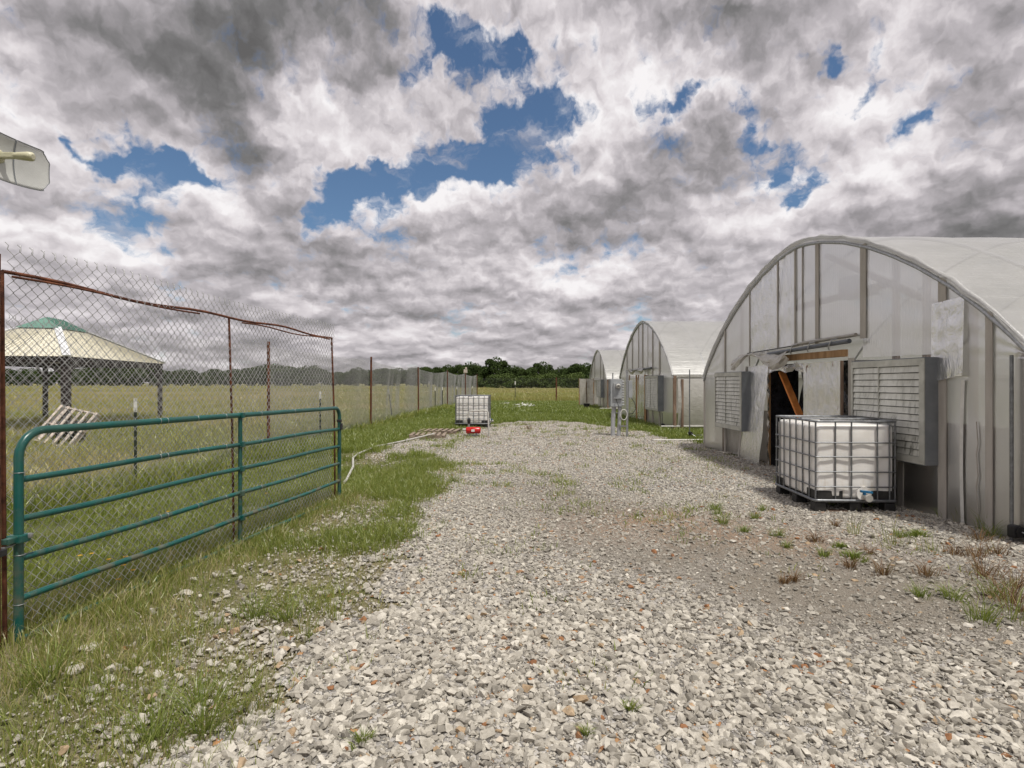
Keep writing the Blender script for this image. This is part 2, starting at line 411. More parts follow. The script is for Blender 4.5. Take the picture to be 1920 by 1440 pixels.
# end wall sheeting: creamy, algae streaks and dirt rising from the ground, fine vertical flutes
def col_wall(c_lo, c_hi, dirt=(.23, .215, .18)):
    def f(g, co):
        n = g.noise(g.vm('MULTIPLY', co, (1, 1, .22)), 3.2, 6, .6)
        col = g.ramp(n, [(.3, c_lo), (.7, c_hi)])
        st = g.noise(g.vm('MULTIPLY', co, (1, 1, .05)), 26, 5, .65)
        col = g.mix(g.mr(st, .46, .70, 0, .42), col, (.30, .285, .25))
        s = g.n('ShaderNodeSeparateXYZ'); g.l(co, s.inputs[0])
        low = g.m('ADD', s.outputs[2], g.m('MULTIPLY', g.m('SUBTRACT', g.noise(co, 2.0, 5, .6), .5), .9))
        bl = g.noise(g.vm('MULTIPLY', co, (1, 1, .5)), 5.5, 6, .68); col = g.mix(g.mr(bl, .50, .70, 0, .45), col, (.33, .30, .22))
        return g.mix(g.mr(low, .0, .45, .75, 0), col, dirt)
    return f
def flutes(freq):
    def f(g, co):
        s = g.n('ShaderNodeSeparateXYZ'); g.l(co, s.inputs[0])
        return g.m('ADD', g.m('MULTIPLY', g.m('SINE', g.m('MULTIPLY', s.outputs[1], freq)), .15), g.m('MULTIPLY', g.noise(co, 2.2, 5, .6), 1.0))
    return f
def wrink(sx=1, sy=1, sz=1, sc=3.0):
    def f(g, co):
        c = g.vm('MULTIPLY', co, (sx, sy, sz)); return g.m('ADD', g.noise(c, sc, 6, .62, dist=1.2), g.m('MULTIPLY', g.noise(c, sc * 4, 4, .6, dist=.8), .3))
    return f
M['panel'] = film('fluted_polycarbonate', col_wall((.58, .55, .465), (.86, .83, .745)), .24, .50, .35, .1, flutes(120), .25, .02)
def ribbed(g, co):
    base = col_wall((.36, .355, .345), (.60, .585, .56), (.30, .26, .20))(g, co)
    s = g.n('ShaderNodeSeparateXYZ'); g.l(co, s.inputs[0])
    ph = g.m('ADD', g.m('MULTIPLY', s.outputs[1], 11.0), g.m('MULTIPLY', g.noise(co, 1.2, 2), .25))
    fr = g.m('ABSOLUTE', g.m('SUBTRACT', g.m('FRACT', ph), .5)); ln = g.mr(fr, 0.0, .04, 1, 0)
    ph2 = g.m('ADD', g.m('MULTIPLY', s.outputs[1], 60), g.m('MULTIPLY', s.outputs[2], 22)); d = g.mr(g.m('SINE', g.m('MULTIPLY', ph2, 6.28)), -1, 1, .0, .10)
    c = g.mix(g.m('MULTIPLY', ln, .35), base, (.62, .61, .58)); c = g.mix(g.m('MULTIPLY', d, .6), c, (.16, .16, .16))
    z = g.m('ADD', s.outputs[2], g.m('MULTIPLY', g.noise(co, .8, 2), .25))
    return g.mix(g.mr(z, .98, 1.04, .12, 0), c, (.16, .15, .135))
M['panel_clear'] = film('greyer_fluted_polycarbonate', ribbed, .38, .45, .35, .15, wrink(1, 1, .15, 4), .12, .02)
M['clear_wall'] = film('clear_fluted_wall', ribbed, .78, .5, .35, .1, None)
def col_flat(a, b_, sc=2.0, st=(1, 1, 1)):
    return lambda g, co: g.ramp(g.noise(g.vm('MULTIPLY', co, st), sc, 6, .62), [(.3, a), (.7, b_)])
M['roof_film'] = film('white_roof_film', col_flat((.66, .66, .655), (.80, .795, .785)), .36, .5, .36, .2, wrink(.12, 2.2, 2.2, 3.0), .45, .04)
M['sheet'] = film('wrinkled_clear_plastic_sheet', col_flat((.54, .51, .455), (.74, .705, .65), 5), .10, .4, .25, .4, wrink(1, 1, .6, 7), .8, .02)
M['sheet_dirty'] = film('dirty_wrinkled_plastic_sheet', col_flat((.44, .41, .35), (.62, .59, .53), 4), .06, .38, .3, .3, wrink(1, 1, .5, 6), .9, .02)
M['side_film'] = film('cream_side_curtain_film', col_flat((.62, .60, .55), (.74, .72, .67), 3), .04, .4, .25, .4, wrink(1, 1, 1.3, 4), .6, .03)
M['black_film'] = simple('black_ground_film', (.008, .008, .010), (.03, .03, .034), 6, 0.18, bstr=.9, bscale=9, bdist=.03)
M['stud'] = simple('grey_aged_stud', (.34, .315, .28), (.45, .42, .38), 8, .8, stretch=(1, 1, .2))
M['tape'] = simple('clear_repair_tape', (.55, .54, .51), (.68, .67, .64), 8, .4)

# --- shutters: pale slats with algae and dirt near the bottom
m, g = newmat('shutter_slat_aluminium'); co = objco(g)
n = g.noise(g.vm('MULTIPLY', co, (1, 1.5, .5)), 4, 6, .6)
col = g.ramp(n, [(.35, (.50, .50, .45)), (.65, (.66, .66, .61))])
st = g.noise(g.vm('MULTIPLY', co, (1, 1, .18)), 16, 5, .65)
s_ = g.n('ShaderNodeSeparateXYZ'); g.l(co, s_.inputs[0])
low = g.mr(s_.outputs[2], 0.0, 1.0, 1.0, .30)
col = g.mix(g.m('MULTIPLY', g.mr(st, .50, .68), low), col, (.075, .08, .06))
b = pbsdf(g, col, .45, .25, .4); g.l(b.outputs[0], g.out.inputs[0]); M['slat'] = m
M['shutter_frame'] = simple('aged_cream_shutter_frame', (.38, .38, .34), (.52, .52, .47), 6, .5, .2, .08)

# --- tote bottle
m, g = newmat('white_polyethylene_bottle'); co = objco(g)
n = g.noise(co, 3, 5, .6); col = g.ramp(n, [(.3, (.78, .76, .72)), (.7, (.88, .87, .84))])
s_ = g.n('ShaderNodeSeparateXYZ'); g.l(co, s_.inputs[0])
st = g.noise(g.vm('MULTIPLY', co, (1, 1, .25)), 9, 5, .65)
col = g.mix(g.m('MULTIPLY', g.mr(st, .5, .7), g.mr(s_.outputs[2], .15, .7, .55, .08)), col, (.45, .37, .25))
b = pbsdf(g, col, .32, 0, .5, g.noise(co, 5, 4), .3, .02, **{'Subsurface Weight': .15, 'Subsurface Radius': (.08, .07, .06)}); g.l(b.outputs[0], g.out.inputs[0]); M['bottle'] = m

# --- stones: limestone, a few rusty orange and brown
m, g = newmat('limestone_gravel')
a = g.n('ShaderNodeAttribute'); a.attribute_name = 'rnd'; co = objco(g)
base = g.ramp(a.outputs['Fac'], [(0, (.20, .186, .158)), (.12, (.335, .312, .268)), (.5, (.445, .418, .360)), (.86, (.535, .505, .438)), (.965, (.62, .587, .515)), (.968, (.36, .26, .16)), (.988, (.43, .33, .22)), (.991, (.30, .145, .065)), (1.0, (.25, .12, .06))], 'LINEAR')
n = g.noise(co, 22, 6, .65); col = g.mix(1.0, base, g.ramp(n, [(.3, (.68, .67, .66)), (.7, (1.12, 1.12, 1.12))]), 'MULTIPLY')
b = pbsdf(g, col, .85, 0, .3, g.noise(co, 55, 5, .65), .55, .006); g.l(b.outputs[0], g.out.inputs[0]); M['stone'] = m

# --- gravel sheet below / beyond the modelled stones
m, g = newmat('gravel_bed'); co = objco(g)
def vor(g, co, sc, feat='F1', out='Distance'):
    nd = g.n('ShaderNodeTexVoronoi', feature=feat); g.l(co, nd.inputs['Vector']); nd.inputs['Scale'].default_value = sc; return nd.outputs[out]
cow = g.vm('ADD', co, g.vm('SCALE', g.noise(co, 30, 2, out=1), scale=.012))
vcol = g.n('ShaderNodeTexVoronoi'); g.l(cow, vcol.inputs['Vector']); vcol.inputs['Scale'].default_value = 26
sepc = g.n('ShaderNodeSeparateColor'); g.l(vcol.outputs['Color'], sepc.inputs[0])
base = g.ramp(sepc.outputs[0], [(0, (.10, .093, .085)), (.35, (.27, .255, .235)), (.8, (.46, .44, .41)), (.95, (.55, .53, .49)), (.96, (.40, .24, .12)), (1, (.38, .16, .06))])
ed = vor(g, cow, 26, 'DISTANCE_TO_EDGE'); base = g.mix(g.mr(ed, 0, .10, .75, 0), base, (.05, .045, .038))  # dark cell edges paint the shade in gaps between stones
soil = g.attr = None
at_ = g.n('ShaderNodeAttribute'); at_.attribute_name = 'soil'
at2 = g.n('ShaderNodeAttribute'); at2.attribute_name = 'rust'
fine = g.noise(co, 90, 5, .7); soilc = g.ramp(fine, [(.3, (.10, .088, .070)), (.55, (.21, .185, .15)), (.75, (.36, .33, .29))])
col = g.mix(g.m('MULTIPLY', at_.outputs['Fac'], .95), base, soilc)
col = g.mix(g.m('MULTIPLY', at2.outputs['Fac'], .55), col, g.ramp(fine, [(.3, (.20, .10, .05)), (.7, (.42, .26, .15))]))
bh = g.m('ADD', ed, g.m('MULTIPLY', fine, .3))
b = pbsdf(g, col, .9, 0, .2, bh, .8, .02); g.l(b.outputs[0], g.out.inputs[0]); M['gravel_bed'] = m

# --- soil / turf / meadow sheet
m, g = newmat('meadow_ground'); co = objco(g)
a1 = g.n('ShaderNodeAttribute'); a1.attribute_name = 'dry'; a2 = g.n('ShaderNodeAttribute'); a2.attribute_name = 'field'
big = g.noise(co, .11, 5, .6); mid = g.noise(co, 1.3, 6, .65); fin = g.noise(co, 24, 5, .7)
turf = g.ramp(g.m('ADD', g.m('MULTIPLY', mid, .55), g.m('MULTIPLY', fin, .45)), [(.32, (.045, .055, .018)), (.5, (.10, .115, .040)), (.66, (.20, .195, .095))])
dryc = g.ramp(fin, [(.3, (.15, .122, .075)), (.55, (.29, .245, .16)), (.75, (.42, .37, .27))])
streak = g.noise(g.vm('MULTIPLY', co, (.35, 1.6, 1)), .35, 6, .62)
fld = g.ramp(g.m('ADD', g.m('MULTIPLY', streak, .6), g.m('MULTIPLY', g.noise(co, 7, 4, .7), .4)), [(.36, (.11, .115, .04)), (.5, (.185, .178, .073)), (.62, (.26, .237, .112)), (.72, (.34, .30, .165))])
col = g.mix(a2.outputs['Fac'], turf, fld); col = g.mix(g.m('MULTIPLY', a1.outputs['Fac'], .9), col, dryc)
b = pbsdf(g, col, .95, 0, .15, g.m('ADD', fin, mid), .7, .05); g.l(b.outputs[0], g.out.inputs[0]); M['ground'] = m

# --- grass blades, colour by attribute 'rnd' (0 dark green .. 1 straw)
def blade_mat(name, stops):
    m, g = newmat(name); a = g.n('ShaderNodeAttribute'); a.attribute_name = 'rnd'
    col = g.ramp(a.outputs['Fac'], stops)
    b = g.n('ShaderNodeBsdfDiffuse'); t = g.n('ShaderNodeBsdfTranslucent'); gl = g.n('ShaderNodeBsdfGlossy'); gl.inputs['Roughness'].default_value = .4
    g.l(col, b.inputs[0]); g.l(g.mix(1.0, col, (1.3, 1.35, .9), 'MULTIPLY'), t.inputs[0])
    x = g.n('ShaderNodeMixShader'); x.inputs[0].default_value = .35; g.l(b.outputs[0], x.inputs[1]); g.l(t.outputs[0], x.inputs[2])
    y = g.n('ShaderNodeMixShader'); y.inputs[0].default_value = .05; g.l(x.outputs[0], y.inputs[1]); g.l(gl.outputs[0], y.inputs[2])
    g.l(y.outputs[0], g.out.inputs[0]); return m
M['blade'] = blade_mat('grass_blades', [(0, (.10, .145, .028)), (.35, (.20, .25, .052)), (.6, (.31, .325, .095)), (.75, (.37, .34, .13)), (.9, (.50, .42, .24)), (1, (.58, .50, .34))])
M['brown_blade'] = blade_mat('dead_weed_blades', [(0, (.09, .05, .025)), (.5, (.21, .12, .06)), (.85, (.32, .21, .12)), (1, (.12, .16, .04))])
M['flower'] = simple('yellow_flower_petals', (.62, .34, .02), (.75, .48, .05), 20, .6)
# --- tree foliage
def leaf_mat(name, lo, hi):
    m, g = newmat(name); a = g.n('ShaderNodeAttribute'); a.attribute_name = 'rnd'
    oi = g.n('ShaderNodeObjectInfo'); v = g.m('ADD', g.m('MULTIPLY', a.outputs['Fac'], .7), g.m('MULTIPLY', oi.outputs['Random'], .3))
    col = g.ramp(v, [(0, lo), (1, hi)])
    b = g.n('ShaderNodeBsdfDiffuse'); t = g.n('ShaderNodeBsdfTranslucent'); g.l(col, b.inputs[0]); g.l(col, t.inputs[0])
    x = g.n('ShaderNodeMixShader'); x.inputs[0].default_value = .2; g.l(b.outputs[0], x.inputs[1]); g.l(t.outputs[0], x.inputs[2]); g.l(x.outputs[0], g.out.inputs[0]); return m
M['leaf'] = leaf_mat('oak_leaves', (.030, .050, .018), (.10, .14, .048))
M['leaf_light'] = leaf_mat('shrub_leaves', (.055, .085, .028), (.13, .17, .06))
M['bark'] = simple('grey_bark', (.05, .045, .04), (.12, .105, .09), 4, .9)

# --- dish: pale grey with fine punched holes
m, g = newmat('perforated_pale_grey_steel'); co = objco(g)
s_ = g.n('ShaderNodeSeparateXYZ'); g.l(co, s_.inputs[0]); P_ = 0.012
fx = g.m('SUBTRACT', g.m('FRACT', g.m('DIVIDE', g.m('ADD', s_.outputs[1], s_.outputs[2]), P_)), .5); fy = g.m('SUBTRACT', g.m('FRACT', g.m('DIVIDE', g.m('SUBTRACT', s_.outputs[1], s_.outputs[2]), P_)), .5)
rr = g.m('SQRT', g.m('ADD', g.m('MULTIPLY', fx, fx), g.m('MULTIPLY', fy, fy)))
b = pbsdf(g, g.ramp(g.noise(co, 4, 4), [(.3, (.55, .56, .54)), (.7, (.66, .67, .65))]), .5, .1, .4)
tr = g.n('ShaderNodeBsdfTransparent'); x = g.n('ShaderNodeMixShader'); g.l(g.mr(rr, .20, .26, 1, 0), x.inputs[0]); g.l(b.outputs[0], x.inputs[1]); g.l(tr.outputs[0], x.inputs[2]); g.l(x.outputs[0], g.out.inputs[0]); M['mesh_dish'] = m
M['dish'] = simple('pale_grey_steel_dish', (.50, .51, .48), (.62, .63, .60), 4, .5, .1, .03)

# ================================================================== ground
GL = np.array([(-6, -1.5), (0, -1.4), (2.4, -1.35), (3.66, -1.3), (4.9, -1.2), (7, -1.05), (8.7, -.95), (10.5, -1.15), (12.3, -1.5), (13.4, -2.7), (14.2, -3.2), (16.5, -3.1), (18.5, -2.6), (20, -1.5), (22.0, -.9), (24.5, .4), (26, 2)])
GR = np.array([(-6, 5.4), (14.7, 5.1), (15.2, 4.9), (17, 4.6), (19.6, 4.1), (21.5, 3.5), (23.5, 2.9), (25.0, 1.6), (26, 0)])
def gravel_mask(x, y):
    x = np.asarray(x, float); y = np.asarray(y, float)
    l = np.interp(y, GL[:, 0], GL[:, 1]); r = np.interp(y, GR[:, 0], GR[:, 1])
    n = (fbm(x, y, 1.6, 4, 3) - .5)
    m = sstep(x - l + n * 1.5, -.18, .18) * sstep(r - x + n * 1.0, -.18, .18) * (1 - sstep(y + n * 5, 23.5, 25.0))
    # thin patch of turf spilling in on the left
    return m
def gate_x(y): return -3.0 + .128 * (y - 3.47)
def fence_x(y): return -6.59 + .0621 * y
def soil_mask(x, y):
    a = np.exp(-(((x - 1.7) / 1.5) ** 2 + ((y - 6.6) / 1.2) ** 2)) * .7 + np.exp(-(((x - 3.0) / 1.3) ** 2 + ((y - 4.3) / .7) ** 2)) * .9
    a = a + np.exp(-(((x - .6) / 1.0) ** 2 + ((y - 8.6) / 1.3) ** 2)) * .55 + np.exp(-(((x - 2.4) / 2.0) ** 2 + ((y - 5.2) / 1.0) ** 2)) * .55
    return np.clip(a * (0.55 + 1.5 * fbm(x, y, 1.8, 9, 3)), 0, 1)

def axis(lo, hi, a, b, st, grow=1.13):
    mid = list(np.arange(a, b + 1e-6, st)); s = st; x = a; left = []
    while x > lo: s *= grow; x -= s; left.append(max(x, lo))
    s = st; x = mid[-1]; right = []
    while x < hi: s *= grow; x += s; right.append(min(x, hi))
    return np.array(sorted(set(left)) + mid + right)
gx = axis(-1500, 1500, -8, 6, .16); gy = axis(-400, 2200, -2, 27, .2)
GX, GY = np.meshgrid(gx, gy); ZG = gz(GX, GY)
V = np.stack([GX.ravel(), GY.ravel(), ZG.ravel()], 1)
nx_, ny_ = len(gx), len(gy)
I, J = np.meshgrid(np.arange(nx_ - 1), np.arange(ny_ - 1)); a_ = (J * nx_ + I).ravel()
FQ = np.stack([a_, a_ + 1, a_ + nx_ + 1, a_ + nx_], 1).ravel()
x = V[:, 0]; y = V[:, 1]
dry = sstep(x, -2.9, -1.9) * (1 - sstep(x, 0, .8)) * (1 - sstep(y, 9, 14)) * .8
dry = np.maximum(dry, np.exp(-(((x - gate_x(y)) / .45) ** 2)) * (y < 8.5) * (y > 1) * 1.0)
dry = np.maximum(dry, .75 * np.exp(-(((x + 2.9) / .8) ** 2 + ((y - 12.9) / 1.3) ** 2)))
dry = np.maximum(dry, gravel_mask(x, y)) * (y < 30)
dry = dry * (0.55 + .9 * fbm(x, y, 2.0, 3, 3))
field = np.maximum(sstep(-(x - fence_x(y)), -.4, 1.0) * (y < 53.5), sstep(y, 47.0, 49.5)); field = np.maximum(field, sstep(x, 30, 40))
g_ob = np_mesh('ground', V, FQ, 4, M['ground'], {'dry': np.clip(dry, 0, 1), 'field': np.clip(field, 0, 1)}, True); tag(g_ob, kind='structure')

# gravel drive: its own sheet, lying on the soil
cs = .1; gx2 = np.arange(-4.2, 5.65, cs); gy2 = np.arange(-4, 26.5, cs)
GX, GY = np.meshgrid(gx2, gy2); ZG = gz(GX, GY) + .014 
V = np.stack([GX.ravel(), GY.ravel(), ZG.ravel()], 1); nx2, ny2 = len(gx2), len(gy2)
I, J = np.meshgrid(np.arange(nx2 - 1), np.arange(ny2 - 1)); a_ = (J * nx2 + I).ravel()
mc = gravel_mask(V[a_, 0] + cs / 2, V[a_, 1] + cs / 2) > .5
a_ = a_[mc]; FQ = np.stack([a_, a_ + 1, a_ + nx2 + 1, a_ + nx2], 1)
use, inv = np.unique(FQ.ravel(), return_inverse=True); V = V[use]; FQ = inv.astype(np.int32)
x, y = V[:, 0], V[:, 1]
rust = np.clip(np.exp(-(((x - 1.9) / 1.2) ** 2 + ((y - 6.7) / .8) ** 2)) + .6 * np.exp(-(((x - 3.0) / .8) ** 2 + ((y - 5.9) / .5) ** 2)), 0, 1) * (0.3 + fbm(x, y, 2.2, 12, 3))
gr = np_mesh('gravel_drive', V, FQ, 4, M['gravel_bed'], {'soil': soil_mask(x, y), 'rust': np.clip(rust, 0, 1)}, True); tag(gr, kind='structure')

# ------------------------------------------------------------------ modelled stones
def hull_variants(n, npts, seed):
    r = np.random.default_rng(seed); out = []
    for _ in range(n):
        bm = bmesh.new(); d = r.normal(size=(npts, 3)); d /= np.linalg.norm(d, axis=1)[:, None]
        d *= r.uniform(.85, 1.1, (npts, 1)); d *= np.array([r.uniform(.85, 1.2), r.uniform(.65, .98), r.uniform(.45, .78)])
        for p in d: bm.verts.new(p * .5)
        res = bmesh.ops.convex_hull(bm, input=bm.verts)
        bmesh.ops.delete(bm, geom=[v for v in bm.verts if not v.link_faces], context='VERTS')
        bmesh.ops.triangulate(bm, faces=bm.faces); bm.verts.ensure_lookup_table()
        for i, v in enumerate(bm.verts): v.index = i
        out.append((np.array([v.co[:] for v in bm.verts]), np.array([[v.index for v in f.verts] for f in bm.faces]))); bm.free()
    return out
def scatter(name, mat, x, y, z, size, rnd, variants, rng, tilt=.5, kind='stuff', flat=1.0):
    n = len(x); vi = rng.integers(0, len(variants), n); VS = []; FS = []; AT = []; base = 0
    a = rng.uniform(0, 2 * np.pi, n); tx = rng.normal(0, tilt, n); ty = rng.normal(0, tilt, n)
    ca, sa, cx, sx_, cy, sy = np.cos(a), np.sin(a), np.cos(tx), np.sin(tx), np.cos(ty), np.sin(ty)
    Z = np.zeros(n); O = np.ones(n)
    Rz = np.stack([np.stack([ca, -sa, Z], 1), np.stack([sa, ca, Z], 1), np.stack([Z, Z, O], 1)], 1)
    Rx = np.stack([np.stack([O, Z, Z], 1), np.stack([Z, cx, -sx_], 1), np.stack([Z, sx_, cx], 1)], 1)
    Ry = np.stack([np.stack([cy, Z, sy], 1), np.stack([Z, O, Z], 1), np.stack([-sy, Z, cy], 1)], 1)
    R = Rx @ Ry @ Rz; P = np.stack([x, y, z], 1)
    for k, (v, f) in enumerate(variants):
        s = np.nonzero(vi == k)[0]
        if not len(s): continue
        w_ = np.einsum('nij,vj->nvi', R[s], v) * size[s][:, None, None] + P[s][:, None, :]
        VS.append(w_.reshape(-1, 3)); FS.append((f[None] + (base + np.arange(len(s)) * len(v))[:, None, None]).reshape(-1)); AT.append(np.repeat(rnd[s], len(v))); base += len(s) * len(v)
    ob = np_mesh(name, np.concatenate(VS), np.concatenate(FS), 3, mat, {'rnd': np.concatenate(AT)}, False); return tag(ob, kind=kind)
H1 = hull_variants(26, 13, 1); H2 = hull_variants(14, 9, 2)
def stone_field():
    r = np.random.default_rng(21); X = []; Y = []; S = []
    def zone(y0, y1, dens, smin, smax, prob):
        x0, x1 = -4.3, 5.3; n = int(dens * (y1 - y0) * (x1 - x0)); x = r.uniform(x0, x1, n); y = r.uniform(y0, y1, n)
        k = (np.abs(x) < .98 * y + .5); k &= r.random(n) < prob(x, y); x = x[k]; y = y[k]
        s = smin + (smax - smin) * r.beta(1.3, 3.6, len(x)); X.append(x); Y.append(y); S.append(s)
    def coarse(x, y):   # where the big crushed rock lies
        c = 1 - np.clip(soil_mask(x, y) * 1.3, 0, 1) * .9
        c *= 1 - .55 * sstep(x, 1.0, 2.6) * sstep(y, 3.2, 4.4) * (1 - sstep(y, 8, 9))
        c *= 1 - .4 * sstep(y, 5.5, 8)
        return c
    mk = lambda x, y: gravel_mask(x, y) 
    strip = lambda x, y: np.clip(sstep(x, -2.9, -1.7) * (1 - sstep(y, 6.5, 10)) * .55 + 1.2 * np.exp(-(((x + 2.6) / .7) ** 2 + ((y - 12.9) / 1.2) ** 2)), 0, 1)
    zone(1.3, 4.2, 950, .032, .100, lambda x, y: np.maximum(mk(x, y) * coarse(x, y), strip(x, y) * .32))
    zone(4.2, 7.5, 720, .030, .088, lambda x, y: np.maximum(mk(x, y) * coarse(x, y), strip(x, y) * .45))
    zone(1.3, 4.2, 3400, .012, .032, lambda x, y: np.maximum(mk(x, y) * (1 - .45 * soil_mask(x, y)), strip(x, y) * .8))
    zone(4.2, 8.5, 2000, .015, .034, lambda x, y: np.maximum(mk(x, y) * (1 - .65 * soil_mask(x, y)), strip(x, y) * .6))
    zone(7.5, 14.5, 620, .026, .062, lambda x, y: np.maximum(mk(x, y) * (1 - sstep(y, 12.5, 14)), .5 * strip(x, y) * (y > 11) + .12 * strip(x, y)))
    zone(12.8, 25, 250, .035, .075, mk)
    return np.concatenate(X), np.concatenate(Y), np.concatenate(S)
sx1, sy1, ss1 = stone_field(); r_ = np.random.default_rng(3); rn = r_.random(len(sx1)) ** 1.0
sm = soil_mask(sx1, sy1); rn = np.where((rn < .93), rn * (1 - .72 * sm), rn)
big = ss1 > .031
for nm, k, hv in (('gravel', big, H1), ('fine_gravel', ~big, H2)):
    scatter(nm, M['stone'], sx1[k], sy1[k], gz(sx1[k], sy1[k]) + .014 + ss1[k] * .10, ss1[k], rn[k], hv, r_, .26)

# ------------------------------------------------------------------ grass
def blades(name, mat, x, y, h, wd, rnd, rng, lean=.45, z=None, ang=None, kind='stuff', parent=None, org=(0, 0, 0)):
    n = len(x); z = gz(x, y) if z is None else z
    a = rng.uniform(0, 2 * np.pi, n) if ang is None else ang
    ln = np.abs(rng.normal(lean, .25, n)); fx, fy = np.cos(a), np.sin(a)
    b = rng.uniform(0, 2 * np.pi, n); px, py = np.cos(b) * wd / 2, np.sin(b) * wd / 2
    def pt(t, bend): return x + fx * h * ln * bend, y + fy * h * ln * bend, z + h * t
    P0 = pt(-.05, 0); P1 = pt(.55, .32); P2 = pt(.93, 1.0)
    A = np.empty((n, 5, 3))
    A[:, 0] = np.stack([P0[0] - px, P0[1] - py, P0[2]], 1); A[:, 1] = np.stack([P0[0] + px, P0[1] + py, P0[2]], 1)
    A[:, 2] = np.stack([P1[0] - px * .8, P1[1] - py * .8, P1[2]], 1); A[:, 3] = np.stack([P1[0] + px * .8, P1[1] + py * .8, P1[2]], 1)
    A[:, 4] = np.stack(P2, 1); A -= np.array(org)
    f = np.array([[0, 1, 3], [0, 3, 2], [2, 3, 4]]); Fc = (f[None] + (np.arange(n) * 5)[:, None, None]).ravel()
    ob = np_mesh(name, A.reshape(-1, 3), Fc, 3, mat, {'rnd': np.repeat(np.clip(rnd, 0, 1), 5)}, False, parent)
    return tag(ob, kind=kind) if kind else ob
def sow(rng, x0, x1, y0, y1, dens, cond, clump=.06, per=7):
    nc = int(dens * (x1 - x0) * (y1 - y0) / per); cx = rng.uniform(x0, x1, nc); cy = rng.uniform(y0, y1, nc)
    k = rng.random(nc) < cond(cx, cy); cx, cy = cx[k], cy[k]
    x = np.repeat(cx, per); y = np.repeat(cy, per); dx = rng.normal(0, clump, len(x)); dy = rng.normal(0, clump, len(x))
    return x + dx, y + dy, np.arctan2(dy, dx) + rng.normal(0, .7, len(x)), np.repeat(rng.random(len(cx)), per)
gr_ = np.random.default_rng(77); BX = []; 
def add(x, y, h, wd, rnd, ang): 
    k = ~((x > -4.0) & (x < -2.3) & (y > 10.8) & (y < 14.3) & (((x + 3.1) / .8) ** 2 + ((y - 12.7) / 1.5) ** 2 + 2.6 * (fbm(x, y, 1.5, 8, 3) - .5) + .5 * (fbm(x, y, 6, 9, 2) - .5) < .8))      # bare patch where the pipe lies
    BX.append(tuple(np.asarray(q)[k] for q in (x, y, h, wd, rnd, ang)))
vis = lambda x, y: (np.abs(x) < .93 * y + .4)
def gsep(x, y, w=.5): return 1 - gravel_mask(x, y)
# strip between gate and drive
def c1(x, y):
    n = fbm(x, y, 1.4, 21, 3); base = sstep(n, .35, .58)
    edge = 1 - sstep(x, -1.5, -.7); m = gsep(x, y)
    return vis(x, y) * np.clip(base * edge * (.30 + .75 * m) + .15 * m, 0, 1) * (x > gate_x(y) - .2) * (.8 + .2 * sstep(y, 3.0, 5.0))
x, y, an, q = sow(gr_, -3.4, -.4, 2.0, 5.5, 3600, c1, .045, 9); n = len(x)
add(x, y, gr_.uniform(.03, .11, n) * (.7 + .8 * q), gr_.uniform(.0028, .0055, n), .22 + .55 * q * gr_.random(n) + .18 * gr_.random(n), an)
x, y, an, q = sow(gr_, -3.2, -.3, 5.5, 13.5, 4200, c1, .05, 9); n = len(x)
add(x, y, gr_.uniform(.04, .13, n) * (.7 + .8 * q), gr_.uniform(.004, .008, n), .20 + .4 * q * gr_.random(n) + .15 * gr_.random(n), an)
# straw and tall stems along the gate
x, y, an, q = sow(gr_, -3.9, -1.9, 2.6, 8.3, 1700, lambda x, y: vis(x, y) * np.exp(-((x - gate_x(y)) / .28) ** 2), .05, 8); n = len(x)
add(x, y, gr_.uniform(.05, .19, n), gr_.uniform(.003, .006, n), np.where(gr_.random(n) < .45, gr_.uniform(.68, 1, n), gr_.uniform(.25, .6, n)), an)
x, y, an, q = sow(gr_, -3.3, -2.1, 2.9, 4.3, 1500, lambda x, y: vis(x, y) * .8, .06, 10); n = len(x)
add(x, y, gr_.uniform(.04, .15, n), gr_.uniform(.003, .006, n), np.where(gr_.random(n) < .6, gr_.uniform(.75, 1, n), gr_.uniform(.3, .6, n)), an)
# lawn between gate and fence
def c2(x, y): return vis(x, y) * (x < gate_x(y) + .15) * (x > fence_x(y) - 1.2) * sstep(fbm(x, y, 1.1, 33, 3), .22, .5)
x, y, an, q = sow(gr_, -7.2, -2.2, 3.5, 12, 1500, c2, .05, 8); n = len(x)
add(x, y, gr_.uniform(.04, .12, n), gr_.uniform(.005, .010, n), .25 + .35 * q * gr_.random(n) + .15 * gr_.random(n), an)
x, y, an, q = sow(gr_, -6.5, -2.0, 12, 24, 750, lambda x, y: vis(x, y) * gsep(x, y) * (x > fence_x(y) - .6), .07, 7); n = len(x)
add(x, y, gr_.uniform(.08, .24, n), gr_.uniform(.009, .017, n), .22 + .4 * q * gr_.random(n) + .12 * gr_.random(n), an)
# rank growth under the fence line
x, y, an, q = sow(gr_, -6.6, -2.4, 5, 52, 420, lambda x, y: vis(x, y) * np.exp(-((x - fence_x(y) - .1) / .32) ** 2) * sstep(fbm(x, y, .5, 44, 2), .25, .5), .09, 9); n = len(x)
add(x, y, gr_.uniform(.15, .46, n), gr_.uniform(.008, .018, n) * (1 + y / 30), .2 + .4 * q + .12 * gr_.random(n), an)
